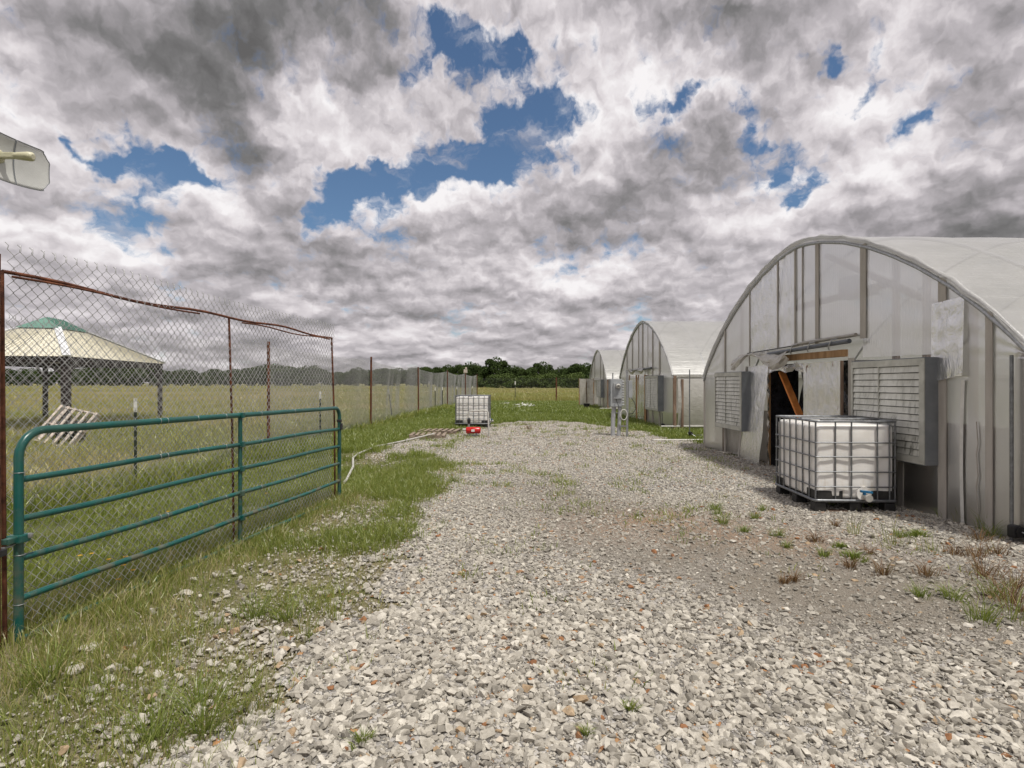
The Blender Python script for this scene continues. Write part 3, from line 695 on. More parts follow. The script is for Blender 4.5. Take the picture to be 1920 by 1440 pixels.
# gravel invaded by runners of grass in the middle and right
def c3(x, y):
    return vis(x, y) * gravel_mask(x, y) * np.clip(sstep(fbm(x, y, 1.7, 55, 3), .56, .68) * (np.exp(-(((x - .4) / 1.5) ** 2 + ((y - 9.4) / 1.6) ** 2)) + .6 * np.exp(-(((x - 2.7) / .9) ** 2 + ((y - 7.0) / .8) ** 2)) + .10 + .5 * np.exp(-(((x + 1.6) / .8) ** 2 + ((y - 13) / 3) ** 2)) + .12 * sstep(y, 10, 20)), 0, 1)
x, y, an, q = sow(gr_, -3, 5, 3, 24, 900, c3, .06, 9); n = len(x)
add(x, y, gr_.uniform(.02, .08, n) * (1 + y / 25), gr_.uniform(.005, .008, n) * (1 + y / 14), .15 + .4 * q + .15 * gr_.random(n), an)
# green turf beyond the drive and between the greenhouses
def c4(x, y): return vis(x, y) * gsep(x, y) * (x > fence_x(y)) * (y < 49) * (x < np.where(y < 20, 9.0, 5.75))
x, y, an, q = sow(gr_, -4.5, 9, 14.9, 30, 420, c4, .08, 7); n = len(x)
k = ~((x > 5.0) & (y < 15.2)) & ~((x > 5.5) & (y > 19.9)); x, y, an, q = x[k], y[k], an[k], q[k]; n = len(x)
add(x, y, gr_.uniform(.06, .17, n), gr_.uniform(.012, .024, n), .12 + .4 * q * gr_.random(n) + .2 * gr_.random(n), an)
x, y, an, q = sow(gr_, -4.5, 6, 30, 49, 220, c4, .12, 7); n = len(x)
add(x, y, gr_.uniform(.08, .24, n), gr_.uniform(.024, .045, n), .12 + .45 * q * gr_.random(n) + .15 * gr_.random(n), an)
A_ = [np.concatenate([b[i] for b in BX]) for i in range(6)]
blades('grass', M['blade'], A_[0], A_[1], A_[2], A_[3], A_[4], gr_, .5, None, A_[5])
# meadow beyond the fences
BX = []
def c5(x, y): return vis(x, y) * (x < fence_x(y) - .5) * (.35 + .65 * sstep(fbm(x, y, .4, 66, 3), .3, .6))
x, y, an, q = sow(gr_, -32, -4, 5.5, 32, 150, c5, .10, 7); n = len(x)
add(x, y, gr_.uniform(.10, .36, n), gr_.uniform(.008, .014, n) * (1 + y / 20), .38 + .45 * fbm(x, y, .25, 5, 3) + .3 * gr_.random(n) * q, an)
x, y, an, q = sow(gr_, -80, -3, 32, 90, 20, lambda x, y: vis(x, y) * ((x < fence_x(np.minimum(y, 53)) - .5) | (y > 53)), .25, 7); n = len(x)
add(x, y, gr_.uniform(.15, .42, n), gr_.uniform(.03, .06, n) * (y / 45), .52 + .35 * fbm(x, y, .1, 5, 3) + .3 * gr_.random(n) * q, an)
x, y, an, q = sow(gr_, -210, -5, 90, 240, 1.4, lambda x, y: vis(x, y), .5, 7); n = len(x)
add(x, y, gr_.uniform(.15, .45, n), gr_.uniform(.10, .20, n), .5 + .35 * fbm(x, y, .06, 5, 3) + .2 * gr_.random(n) * q, an)
x, y, an, q = sow(gr_, -9, 14, 48.3, 120, 42, lambda x, y: vis(x, y) * (y > 49), .25, 7); n = len(x)
add(x, y, gr_.uniform(.25, .65, n), gr_.uniform(.03, .06, n) * (y / 60), .46 + .35 * fbm(x, y, .1, 5, 3) + .3 * gr_.random(n) * q, an)
A_ = [np.concatenate([b[i] for b in BX]) for i in range(6)]
blades('meadow_grass', M['blade'], A_[0], A_[1], A_[2], A_[3], A_[4], gr_, .4, None, A_[5])

# ================================================================== chain link
def chainlink(name, P, L, z0, z1, parent, pitch=.0385, r=.0023, off=None, tops=True, mat=None, zfun=None, closed_top=None):
    """woven zigzag wires; P(s) -> (x, y, nx, ny) along the run of length L"""
    N = int(L / pitch); vs_ = .0375; K = int((z1 - z0) / vs_); VS = []; FS = []; base = 0
    for i in range(N):
        k = np.arange(K + 1); side = np.where((k + i) % 2 == 0, 1, -1) * .5
        s = (i + .5 + side) * pitch; z = z0 + k * vs_
        dn = np.where((k % 2) == 0, .004, -.004) * (1 if i % 2 else -1)
        if tops and i % 1 == 0:      # twisted barb at the top
            e = s[-1]; s = np.append(s, [e + .004, e + .010 * (1 if i % 2 else -1)]); z = np.append(z, [z[-1] + .022, z[-1] + .040]); dn = np.append(dn, [0, .008])
        x, y, nx, ny = P(s); o = dn + (off(s, z) if off is not None else 0)
        zz_ = z + (zfun(s, z) if zfun is not None else 0)
        x = x + nx * o; y = y + ny * o; hx, hy = -ny, nx; m = len(s)
        A = np.empty((m, 3, 3)); q = r * 1.3
        A[:, 0] = np.stack([x + nx * q, y + ny * q, zz_], 1)
        A[:, 1] = np.stack([x - nx * q * .5 + hx * q * .87, y - ny * q * .5 + hy * q * .87, zz_], 1)
        A[:, 2] = np.stack([x - nx * q * .5 - hx * q * .87, y - ny * q * .5 - hy * q * .87, zz_], 1)
        VS.append(A.reshape(-1, 3)); j = (np.arange(m - 1) * 3)[:, None]
        f = np.array([[0, 1, 4, 3], [1, 2, 5, 4], [2, 0, 3, 5]]); FS.append((f[None] + (j + base)[:, :, None]).reshape(-1)); base += m * 3
    V = np.concatenate(VS)
    if parent is not None: V = V - np.array(parent.location)
    return np_mesh(name, V, np.concatenate(FS), 4, mat or M['wire'], None, True, parent)
def line(a, b):
    a = np.array(a, float); b = np.array(b, float); L = np.linalg.norm(b - a); d = (b - a) / L
    return (lambda s: (a[0] + d[0] * s, a[1] + d[1] * s, np.full(np.shape(s), -d[1]), np.full(np.shape(s), d[0]))), L

# ---- gate: sixteen-foot green tube gate carrying a taller rusty chain-link leaf
G0 = Vector((-3.0, 3.47, 0)); G1 = Vector((-2.42, 8.0, 0)); GD = (G1 - G0); GLn = GD.length; GD.normalize(); GN = Vector((-GD.y, GD.x, 0))
zb0, zb1 = .085, .03        # ground clearance levels at both ends
def gp(s, z, off=0.0):
    t = s / GLn; return G0 + GD * s - GN * off + Vector((0, 0, z + zb0 * (1 - t) + zb1 * t))
gate = thing('tube_gate', 'green six-bar tube gate standing open in the grass beside the gravel', 'gate', G0); gate['_org'] = tuple(G0)
HG = 1.27; zr = [0.0, .245, .49, .735, .98, HG - .0]
mb = MB(); rb = .16
pts = [gp(0, -.08)] + [gp(0, z) for z in (.3, .7, HG - rb)]
for k in range(1, 7):
    a = math.pi / 2 * k / 6; pts.append(gp(rb - rb * math.cos(a), HG - rb + rb * math.sin(a)))
pts += [gp(GLn * t, HG + .0 * math.sin(t * 3.14)) for t in (.2, .4, .6, .8)]
rb2 = .13
for k in range(0, 7):
    a = math.pi / 2 * k / 6; pts.append(gp(GLn - rb2 + rb2 * math.sin(a), HG - rb2 + rb2 * math.cos(a)))
pts += [gp(GLn, .5), gp(GLn, .0)]
mb.tube(pts, .0255, 12); mb.build('outer_tube', M['gate'], gate)
for i, z in enumerate(zr[:-1]):
    mb = MB(); mb.tube([gp(.0 + GLn * t / 10, z + .006 * math.sin(t * 1.3 + i)) for t in range(11)], .0205, 10); mb.build('rail', M['gate'], gate)
mb = MB(); sm_ = (5.7 - 3.47) / GD.y; mb.tube([gp(sm_, -.0, .0), gp(sm_, HG)], .021, 8)
for z in zr: mb.box(gp(sm_, z, .018), (.05, .05, .055), None, .008)
mb.build('brace', M['gate'], gate)
mb = MB(); mb.box(gp(0, .62, 0), (.085, .085, .05), None, .008); mb.box(gp(-.03, .62, .0), (.05, .13, .035), None, .006); mb.build('hinge', M['gate'], gate)
mb = MB(); mb.tube([gp(-.30, .585), gp(-.05, .585), gp(0, .60)], .008, 8); mb.box(gp(.035, .63, .035), (.03, .03, .03), None, .008); mb.build('hinge_bolt', M['galv'], gate)
mb = MB(); mb.tube([gp(0, -.08), gp(0, -.02)], .05, 10); mb.build('foot', M['gate'], gate)
mb = MB(); mb.box(gp(GLn + .0, HG - .18, .0), (.06, .06, .04), None, .008); mb.box(gp(GLn, HG - .26, .03), (.03, .05, .09), None, .008); mb.build('latch', M['dark_steel'], gate)
mb = MB()
for s in (.005,): 
    for z in (.22, .52, 1.02):
        mb = MB(); mb.tube([gp(s, z) + Vector((math.cos(a) * .031, math.sin(a) * .031, 0)) for a in np.linspace(0, 6.28, 9)], .0022, 5); mb.build('tie_wire', M['galv'], gate)
for s in (1.15, 1.23, 1.6, 2.0, 2.6, 3.3):
    for z in zr[2:5:2] + [HG]:
        mb = MB(); c = gp(s, z); mb.tube([c + GN * math.cos(a) * .027 + Vector((0, 0, math.sin(a) * .027)) for a in np.linspace(0, 6.28, 9)], .0022, 5); mb.build('tie_wire', M['galv'], gate)

leaf = thing('chain_link_gate', 'tall chain link gate leaf in a thin rusty frame wired to the green gate', 'gate', G0 + GN * .05); leaf['_org'] = tuple(leaf.location)
OFF = -.055
def fp(s, z, o=0): return gp(s, z, OFF + o)
mb = MB(); mb.tube([fp(-.035, -.05), fp(-.045, 1.2), fp(-.055, 2.235)], .0125, 8); mb.build('frame_upright', M['rust'], leaf)
mb = MB(); mb.tube([fp(GLn - .02, -.05), fp(GLn - .04, 1.1), fp(GLn - .13, 2.235)], .0125, 8); mb.build('frame_upright', M['rust'], leaf)
mb = MB(); mb.tube([fp(sm_ - .02, 0), fp(sm_ - .05, 1.2), fp(sm_ - .10, 2.225)], .011, 8); mb.build('frame_upright', M['rust'], leaf)
mb = MB(); n = 22
mb.tube([fp(-.05 + (GLn - .08) * t / n, 2.235 + .012 * math.sin(t * .9) - .012 * math.sin(t * .31), 0) for t in range(n + 1)], .0115, 8)
mb.tube([fp(-.0 + 1.7 * t / 8, 2.212 + .010 * math.sin(t * .8), .012) for t in range(9)], .008, 6)
mb.tube([fp(sm_ + .1 + 2.0 * t / 8, 2.205 + .012 * math.sin(t * 1.1), .012) for t in range(9)], .008, 6)
mb.build('frame_top_rail', M['rust'], leaf)
P, L = line((G0 + GN * .06)[:2], (G1 + GN * .06)[:2])
def wob(s, z): return .018 * np.sin(s * 1.7 + z * 1.2) + .012 * np.sin(s * 4.1 + 1.0) + .02 * sstep(z, 2.2, 2.6) * np.sin(s * 2.3)
chainlink('wire_mesh', P, L - .05, .02, 2.40, leaf, off=wob, zfun=lambda s, z: zb0 * (1 - s / L) + zb1 * s / L + .012 * np.sin(s * 2.1) * sstep(z, 1.5, 2.4))

hp = thing('hinge_post', 'rusty steel pipe post holding the hinge end of the green gate', 'post', (-3.0, 3.30, 0)); hp['_org'] = (-3.0, 3.30, 0)
mb = MB(); mb.tube([(-3.0, 3.30, -.1), (-3.0, 3.30, 1.2), (-3.0, 3.30, 2.40)], .034, 12); mb.build('post_shaft', M['rust'], hp)
mb = MB(); mb.box((-3.0, 3.30, .66), (.09, .09, .04), None, .006); mb.build('post_collar', M['dark_steel'], hp)

# ---- long fence down the left of the drive
FA = (fence_x(3.2), 3.2); FB = (fence_x(53.2), 53.2)
fence = thing('chain_link_fence', 'long chain link fence with rusty pipe posts running away left of the drive', 'fence', (FA[0], FA[1], 0)); fence['_org'] = tuple(fence.location)
posts_y = [5.3, 13.4, 21.15, 29.0, 37.4, 45.6, 53.2]
def sag(seg, far):
    r = np.random.default_rng(int(seg * 7) + 3); cs_ = r.uniform(0, 8, 4); am = r.uniform(.03, .09, 4) * (1.0 if far else .3)
    def f(s, z):
        o = 0
        for c, a in zip(cs_, am): o = o + a * np.exp(-((s - c - .25 * (z - 1)) / .35) ** 2) * np.sin(np.clip(z, 0, 2.6) / 2.6 * 3.14)
        return o + .02 * np.sin(s * 1.9)
    return f
prev = FA
for i, yy in enumerate(posts_y):
    cur = (fence_x(yy), yy)
    P, L = line(prev, cur); far = yy > 22
    top = 2.50 if yy < 30 else 2.40
    zf = (lambda s, z, L=L, far=far: -(.16 if far else .03) * sstep(z, 1.2, 2.5) * np.sin(np.clip(s / L, 0, 1) * 3.14) * (1 if far else 1))
    chainlink('wire_mesh', P, L, .03, top, fence, off=sag(i, far), zfun=zf, r=.0022 + .0008 * (yy > 20), tops=yy < 30)
    mb = MB(); h = 2.62 if yy < 25 else 2.46
    bx = cur[0] + .04; rr_ = .035 if yy < 40 else .04
    if i == 5:
        mb.tube([(bx, yy, -.1), (bx, yy, h + .25)], rr_, 8)
    else:
        mb.tube([(bx, yy, -.1), (bx + .02 * (i % 3 - 1), yy, h)], rr_, 10)
    mb.build('pipe_post', M['rust'], fence)
    if i == 5:
        mb = MB(); mb.box((bx, yy, h + .12), (.30, .10, .30), None, .05); mb.box((bx + .05, yy - .02, h + .34), (.16, .08, .2), None, .04); mb.build('post_wrap', M['wood_pale'], fence)
    prev = cur
tps = [(9.1, 0), (16.5, 0), (24.2, -.12), (33.4, 0), (35.7, 0), (41.4, 0), (49.0, .1)]
for yy, lean in tps:
    xx = fence_x(yy) + .02; h = 1.50; mb = MB(); up = Vector((lean, 0, 1)).normalized()
    R = up.rotation_difference(Vector((0, 0, 1))).inverted().to_matrix()
    mb.box(Vector((xx, yy, 0)) + up * (h / 2 - .1), (.045, .006, h), R); mb.box(Vector((xx, yy + .018, 0)) + up * (h / 2 - .1), (.006, .032, h), R)
    for k in range(22): mb.box(Vector((xx, yy - .006, 0)) + up * (.05 + k * .055), (.02, .010, .012), R)
    sh = mb.build('t_post', M['tpost'], fence)
    mb = MB(); mb.box(Vector((xx, yy - .001, 0)) + up * (h - .205), (.052, .012, .22), R); mb.box(Vector((xx, yy + .018, 0)) + up * (h - .205), (.012, .038, .22), R)
    tip = mb.build('painted_tip', M['white_paint'], fence); tip.parent = sh
# ---- back fence closing the yard
bf = thing('chain_link_fence', 'low chain link fence across the back of the yard before the trees', 'fence', (-3.29, 53.2, 0)); bf['_org'] = tuple(bf.location)
P, L = line((-3.29, 53.2), (14, 46.5)); chainlink('wire_mesh', P, L, .03, 2.1, bf, r=.0018, tops=False, off=lambda s, z: .05 * np.sin(s * .8), mat=M['cage'])
for u, lab, hh in ((1043, 'pipe_post', 2.15),):
    # where the bearing of the post crosses the run of the fence
    k = (u - U0) / F; t = (14 + 3.29) / (46.5 - 53.2); yy = (-3.29 - t * 53.2) / (k - t); xx = k * yy
    mb = MB(); mb.tube([(xx, yy - .06, -.1), (xx, yy - .06, hh)], .06, 8); mb.build(lab, M['rust'], bf)
k = (966 - U0) / F; yy = (-3.29 - t * 53.2) / (k - t); xx = k * yy
mb = MB(); mb.box((xx, yy - .06, .75), (.06, .03, 1.5)); sh = mb.build('t_post', M['tpost'], bf)
mb = MB(); mb.box((xx, yy - .065, 1.65), (.09, .05, .32)); tp = mb.build('painted_tip', M['white_paint'], bf); tp.parent = sh
for xx in (9.0, 14.0):
    yy = 53.2 + (xx + 3.29) / t if False else 53.2 - (xx + 3.29) * (6.7 / 17.29)
    mb = MB(); mb.tube([(xx, yy - .06, -.1), (xx, yy - .06, 2.15)], .05, 8); mb.build('pipe_post', M['rust'], bf)

# ================================================================== greenhouses
PROF = [(0, 4.13), (.35, 4.10), (.75, 4.03), (1.3, 3.89), (1.9, 3.67), (2.4, 3.44), (2.9, 3.17), (3.4, 2.85), (3.8, 2.55), (4.2, 2.20), (4.45, 1.95), (4.57, 1.78)]
class GH:
    def __init__(s, x0, y0, slope, yc, half, zpk, zside, length, label, mat_wall):
        s.x0, s.y0, s.sl, s.yc, s.half, s.zpk, s.zs, s.L = x0, y0, slope, yc, half, zpk, zside, length
        s.o = thing('greenhouse', label, 'greenhouse', (s.wx(yc), yc, 0), 0, 'hoop greenhouses in a row'); s.o['_org'] = tuple(s.o.location)
        s.k = half / 4.57
        s.rd = Vector((1, -slope, 0)).normalized(); s.nn = -s.rd
        s.mw = mat_wall
    def wx(s, y): return s.x0 + s.sl * (y - s.y0)
    def p(s, y, z, off=0.0): return Vector((s.wx(y), y, z)) - s.rd * off
    def arch(s, y):
        d = abs(y - s.yc) / s.k
        if d >= 4.57: return s.zs
        z = float(np.interp(d, [q[0] for q in PROF], [q[1] for q in PROF]))
        return s.zs + (z - 1.78) * (s.zpk - s.zs) / (4.13 - 1.78)
    def archpts(s, n=40):
        ys = [s.yc - s.half + 2 * s.half * i / n for i in range(n + 1)]
        return [(y, s.arch(y)) for y in ys]
    def sheet(s, name, a, b, z0, z1, mat, off=.012, ripple=.006, parent=None, seed=0, nz=14, ny=8, lean=0.0, top_margin=.05):
        """a hanging panel between a and b (along the wall); z1 None follows the arch"""
        r = np.random.default_rng(seed + 5); P = []
        for i in range(nz + 1):
            row = []
            for j in range(ny + 1):
                y = a + (b - a) * j / ny; zt = (s.arch(y) - top_margin) if z1 is None else (z1(y) if callable(z1) else z1)
                zb = z0(y) if callable(z0) else z0
                t = i / nz; z = zb + (zt - zb) * t
                o = off + ripple * (math.sin(j * 1.9 + i * .7 + seed) + .6 * math.sin(i * 1.3 + seed * 2)) * (0 if j in (0, ny) else 1) * .5 + lean * (1 - t)
                row.append(s.p(y, z, o))
            P.append(row)
        mb = MB(); mb.grid(P); return mb.build(name, mat, parent or s.o)
    def stud(s, y, z0=0.0, z1=None, wd=.10, off=.020, mat=None, lean=0):
        zt = s.arch(y + (wd if y < s.yc else -wd) * .5) - .06 if z1 is None else z1
        mb = MB(); mb.bar(s.p(y, z0, off), s.p(y + lean, zt, off), .035 if False else wd, .012, up=s.rd); return mb.build('stud', mat or M['stud'], s.o)
    def end_wall(s, x_off, hole=None, mat=None, name='end_wall'):
        """sheeting under the arch, with an opening for the door"""
        ys = sorted(set([round(s.yc - s.half + 2 * s.half * i / 44, 4) for i in range(45)] + ([hole[0], hole[1]] if hole else [])))
        mb = MB()
        for a, b in zip(ys[:-1], ys[1:]):
            z0 = 0.0
            if hole and a >= hole[0] - 1e-6 and b <= hole[1] + 1e-6: z0 = hole[2]
            nz = 8; P = []
            for i in range(nz + 1):
                t = i / nz; P.append([s.p(y, z0 + (s.arch(y) - z0) * t, 0) + s.rd * x_off for y in (a, b)])
            mb.grid(P)
        return mb.build(name, mat or s.mw, s.o)
    def shell(s, film, seed=1):
        A = s.archpts(48); nx = 40; P = []
        r = np.random.default_rng(seed)
        for i, (y, z) in enumerate(A):
            row = []
            for j in range(nx + 1):
                d = s.L * j / nx; sagz = -.02 * abs(math.sin(d * math.pi / 1.22)) * (1 if 2 < i < 46 else 0)
                row.append(Vector((s.wx(y), y, z + .03 + sagz)) + s.rd * (d - .06) )
            P.append(row)
        mb = MB(); mb.grid(P); mb.build('roof_film', film, s.o)
        # rolled, wrinkled hem of the film over the first hoop
        mb = MB(); pts = [s.p(y, z + .01 + .012 * math.sin(i * 2.3), .03 + .008 * math.sin(i * 1.7)) for i, (y, z) in enumerate(A)]
        mb.tube(pts, [.036 + .007 * math.sin(i * 1.3 + seed) for i in range(len(pts))], 8); mb.build('film_hem', film, s.o)
        mb = MB(); mb.tube([s.p(y, z - .075, .02) for y, z in A], .026, 8); mb.build('end_hoop', M['galv'], s.o)
        for d in np.arange(1.22, s.L + .1, 1.22 * 2):
            mb = MB(); mb.tube([Vector((s.wx(y), y, z - .0)) + s.rd * d for y, z in s.archpts(24)], .024, 6); mb.build('hoop', M['galv'], s.o)
    def side(s, south=True, film=None):
        y = s.yc - s.half if south else s.yc + s.half
        P = []
        for i in range(13):
            t = i / 12; z = .16 + (s.zs - .16) * t; bulge = .10 * math.sin(t * math.pi) ** .8
            P.append([Vector((s.wx(y), y + (-bulge if south else bulge) * (1 + .2 * math.sin(d * 1.3)), z)) + s.rd * d for d in np.linspace(.14, s.L, 40)])
        mb = MB(); mb.grid(P); mb.build('side_curtain', film or M['side_film'], s.o)
        yy = y - .03 if south else y + .03
        mb = MB(); mb.tube([Vector((s.wx(y), yy, .13)) - s.rd * (.45 if s.x0 > 5.3 else .02), Vector((s.wx(y), yy, .13)) + s.rd * s.L], .028, 8); mb.build('roll_up_pipe', M['pvc'], s.o)
        mb = MB(); mb.bar(Vector((s.wx(y), yy, s.zs)) , Vector((s.wx(y), yy, s.zs)) + s.rd * s.L, .04, .09); mb.build('eave_board', M['side_film'], s.o)
        mb = MB(); mb.bar(Vector((s.wx(y) + .04, y, -.05)), Vector((s.wx(y) + .04, y, s.zs)), .10, .10, up=(0, 1, 0)); mb.build('corner_post', M['wood_brown'] if south else M['stud'], s.o)
        for d in (4, 8, 12, 16, 20):
            if d < s.L: mb = MB(); yi = y + (.12 if south else -.12); mb.bar(Vector((s.wx(y), yi, -.05)) + s.rd * d, Vector((s.wx(y), yi, s.zs)) + s.rd * d, .09, .09, up=(0, 1, 0)); mb.build('side_post', M['wood_brown'], s.o)
    def shutter(s, a, b, z0, z1, depth=.18, rows=13, cols=2, dirty=True):
        """motorised louvre in a sheet-metal hood standing proud of the wall; a is the nearer end"""
        ym = (a + b) / 2; org = s.p(ym, z0, depth / 2)
        sh = bpy.data.objects.new('exhaust_shutter', None)  # replaced below by the hood mesh
        bpy.data.objects.remove(sh)
        mb = MB(); t_ = .012
        mb.bar(s.p(a, z0, depth / 2), s.p(a, z1, depth / 2), depth, t_, up=(0, 1, 0))
        mb.bar(s.p(b, z0, depth / 2), s.p(b, z1, depth / 2), depth, t_, up=(0, 1, 0))
        mb.bar(s.p(a, z1 + t_ / 2, depth / 2), s.p(b, z1 + t_ / 2, depth / 2), depth, t_)
        mb.bar(s.p(a, z0 - t_ / 2, depth / 2), s.p(b, z0 - t_ / 2, depth / 2), depth, t_)
        nfl = 5
        for i in range(nfl): 
            y = a - .007; mb.box(s.p(y, z0 + .05, .03 + i * .03), (.009, .006, .009)); mb.box(s.p(y, z1 - .06, .03 + i * .03), (.009, .006, .009))
        hood = mb.build('shutter_hood', M['grey_side'], s.o)
        def child(mb, name, mat):
            ob = mb.build(name, mat, None, org=(s.wx(ym), ym, z0)); ob.parent = hood
            ob.location = Vector((s.wx(ym), ym, z0)) - s.o.location; return ob
        # frame flange
        f = .085; mb = MB(); o = depth + .006
        mb.bar(s.p(a + .0, z0 + f / 2, o), s.p(b, z0 + f / 2, o), .016, f); mb.bar(s.p(a, z1 - f / 2, o), s.p(b, z1 - f / 2, o), .016, f)
        mb.bar(s.p(a + f * .5 , z0 + f, o), s.p(a + f * .5, z1 - f, o), .016, f, up=(0, 1, 0)); mb.bar(s.p(b - f / 4, z0 + f, o), s.p(b - f / 4, z1 - f, o), .016, f / 2, up=(0, 1, 0))
        mb.bar(s.p(ym + .12, z0 + f, o - .002), s.p(ym + .12, z1 - f, o - .002), .014, .016, up=(0, 1, 0))
        for y in (a + .04, ym, b - .04):
            for z in (z0 + .03, z1 - .03): mb.box(s.p(y, z, o + .010), (.008, .014, .014))
        child(mb, 'shutter_frame', M['shutter_frame'])
        mb = MB(); zz0, zz1 = z0 + f, z1 - f; hrow = (zz1 - zz0) / rows; ya, yb = a + f + .004, b - f / 2 - .004
        for c0, c1_ in ((ya, ym + .11), (ym + .13, yb)):
            for i in range(rows):
                zb = zz0 + i * hrow; zt = zb + hrow; n = 5; P = []
                for (dz, do) in ((.002, .006), (.004, .016), (.016, .013), (hrow * .5, .008), (hrow - .010, .004), (hrow - .004, -.004), (hrow + .001, -.02)):
                    P.append([s.p(c0 + (c1_ - c0) * j / n, zb + dz, depth - .01 + do + .003 * math.sin(j * 1.4 + i * 2.2)) for j in range(n + 1)])
                mb.grid(P, False)
        child(mb, 'slats', M['slat'])
        mb = MB(); mb.bar(s.p(a + .02, (z0 + z1) / 2, depth * .45), s.p(b - .02, (z0 + z1) / 2, depth * .45), .01, z1 - z0 - .03); child(mb, 'backing', M['black'])
        return hood

def pole_crank(y_or_xy, label, h, handle_dir=1, lean=0.0):
    x, y = y_or_xy
    t = thing('roll_up_crank', label, 'crank', (x, y, gzf(x, y)), 0, 'crank poles of the roll-up side curtains'); t['_org'] = tuple(t.location); z0 = t.location.z
    mb = MB(); mb.tube([(x, y, z0 - .1), (x + lean, y, z0 + h)], .017, 8); mb.build('guide_pole', M['cage'], t)
    mb = MB(); mb.box((x + .0, y - .03, z0 + .12), (.09, .08, .13), None, .02); mb.tube([(x + .03, y - .085, z0 + .12), (x + .03, y - .02, z0 + .12)], .055, 14); gb = mb.build('gearbox', M['black'], t)
    mb = MB(); mb.tube([(x + .03, y - .09, z0 + .12), (x + .03, y - .13, z0 + .12), (x + .03 + .19 * handle_dir, y - .16, z0 - .02)], .009, 8); mb.build('handle', M['galv'], t)
    mb = MB(); mb.tube([(x, y, z0 + .07), (x + .18, y + .02, z0 + .07), (x + .36, y + .02, z0 + .08)], .016, 8); mb.build('drive_arm', M['dark_steel'], t)
    return t

# ---------------------------------------------------------------- near greenhouse
g1 = GH(5.2, 5.94, -.0285, 10.1, 4.57, 4.13, 1.78, 26, 'nearest white hoop greenhouse with a large louvered shutter either side of its open doorway', M['clear_wall'])
HOLE = (8.66, 11.15, 2.03)
g1.end_wall(0.0, HOLE)
g1.shell(M['roof_film'], 1)
g1.side(True); g1.side(False)
S1 = M['panel']
g1.sheet('cladding_sheet', 13.33, 14.45, 1.86, None, S1, seed=1)
g1.sheet('cladding_sheet', 12.02, 13.30, 1.90, None, S1, seed=2)
g1.sheet('cladding_sheet', 10.83, 12.00, lambda y: 2.30 - .02 * (y - 10), None, M['sheet'], .02, .012, seed=3)
g1.sheet('cladding_sheet', 10.20, 10.81, 2.32, None, M['sheet_dirty'], .018, .02, seed=4)
g1.sheet('cladding_sheet', 9.50, 10.18, 2.31, None, S1, seed=5)
g1.sheet('cladding_sheet', 8.36, 9.48, 2.34, None, S1, seed=6)
g1.sheet('cladding_sheet', 6.86, 8.33, lambda y: 2.0 + .015 * (y - 6.9), None, S1, seed=7)
g1.sheet('cladding_sheet', 5.56, 6.80, 1.9, None, M['panel_clear'], seed=8)
for y, wd in ((13.31, .06), (12.01, .035), (10.82, .04), (10.19, .045), (9.49, .10), (8.30, .13), (6.83, .12), (6.18, .09)):
    g1.stud(y, 2.3 if 8 < y < 12.0 else (0 if y < 7 or y > 13 else 1.9), None, wd, .026)
g1.stud(9.95, 2.3, None, .02, .024); g1.stud(7.55, .0, .60, .10, .012); g1.stud(12.25, 0, 1.9, .08, .012)
mb = MB(); mb.bar(g1.p(7.9, 3.02, -.06), g1.p(10.6, 3.0, -.06), .04, .10); mb.build('inner_brace', M['wood_brown'], g1.o)  # inner boards added to show as darker shapes through the sheeting
mb = MB(); mb.bar(g1.p(6.9, 2.55, -.08), g1.p(9.4, 3.75, -.08), .04, .09); mb.build('inner_brace', M['wood_brown'], g1.o)
mb = MB(); mb.box(g1.p(9.05, 3.16, -.30), (.3, .34, .36), None, .05); mb.box(g1.p(8.7, 3.05, -.30), (.2, .3, .14), None, .03); mb.build('hanging_fan_unit', M['grey_side'], g1.o)  # fan unit box added inside, reads as a dark blob through the film
for y_ in (5.9, 6.5, 7.2, 7.75, 12.6, 13.6): mb = MB(); mb.bar(g1.p(y_, 0, -.07), g1.p(y_, g1.arch(y_) - .08, -.07), .05, .09, up=(0, 1, 0)); mb.build('inner_stud', M['wood_brown'], g1.o)
mb = MB(); mb.bar(g1.p(5.6, 1.12, -.06), g1.p(8.5, 1.12, -.06), .04, .10); mb.build('inner_rail', M['wood_brown'], g1.o)
mb = MB(); mb.grid([[g1.p(y_, z_, -.20 - .02 * math.sin(y_ * 5)) for y_ in np.linspace(5.6, 8.5, 14)] for z_ in (0.0, .5, 1.08)]); mb.build('knee_curtain', M['stud'], g1.o)
mb = MB(); mb.grid([[g1.p(y_, z_, -.20 - .02 * math.sin(y_ * 5)) for y_ in np.linspace(11.4, 14.5, 14)] for z_ in (0.0, .5, 1.08)]); mb.build('knee_curtain', M['stud'], g1.o)
g1.shutter(6.89, 8.31, .66, 1.95, .19)
g1.shutter(12.0, 13.45, .64, 1.88, .2)
# sheets beside and below the shutters
g1.sheet('lower_sheet', 6.86, 8.60, 0.0, .64, M['panel_clear'], .010, .003, seed=11)
g1.sheet('lower_sheet', 13.5, 14.6, 0.0, 1.8, M['panel_clear'], .010, .006, seed=12)
g1.sheet('lower_sheet', 5.56, 6.80, 0.0, 1.9, M['panel_clear'], .014, .003, seed=13)
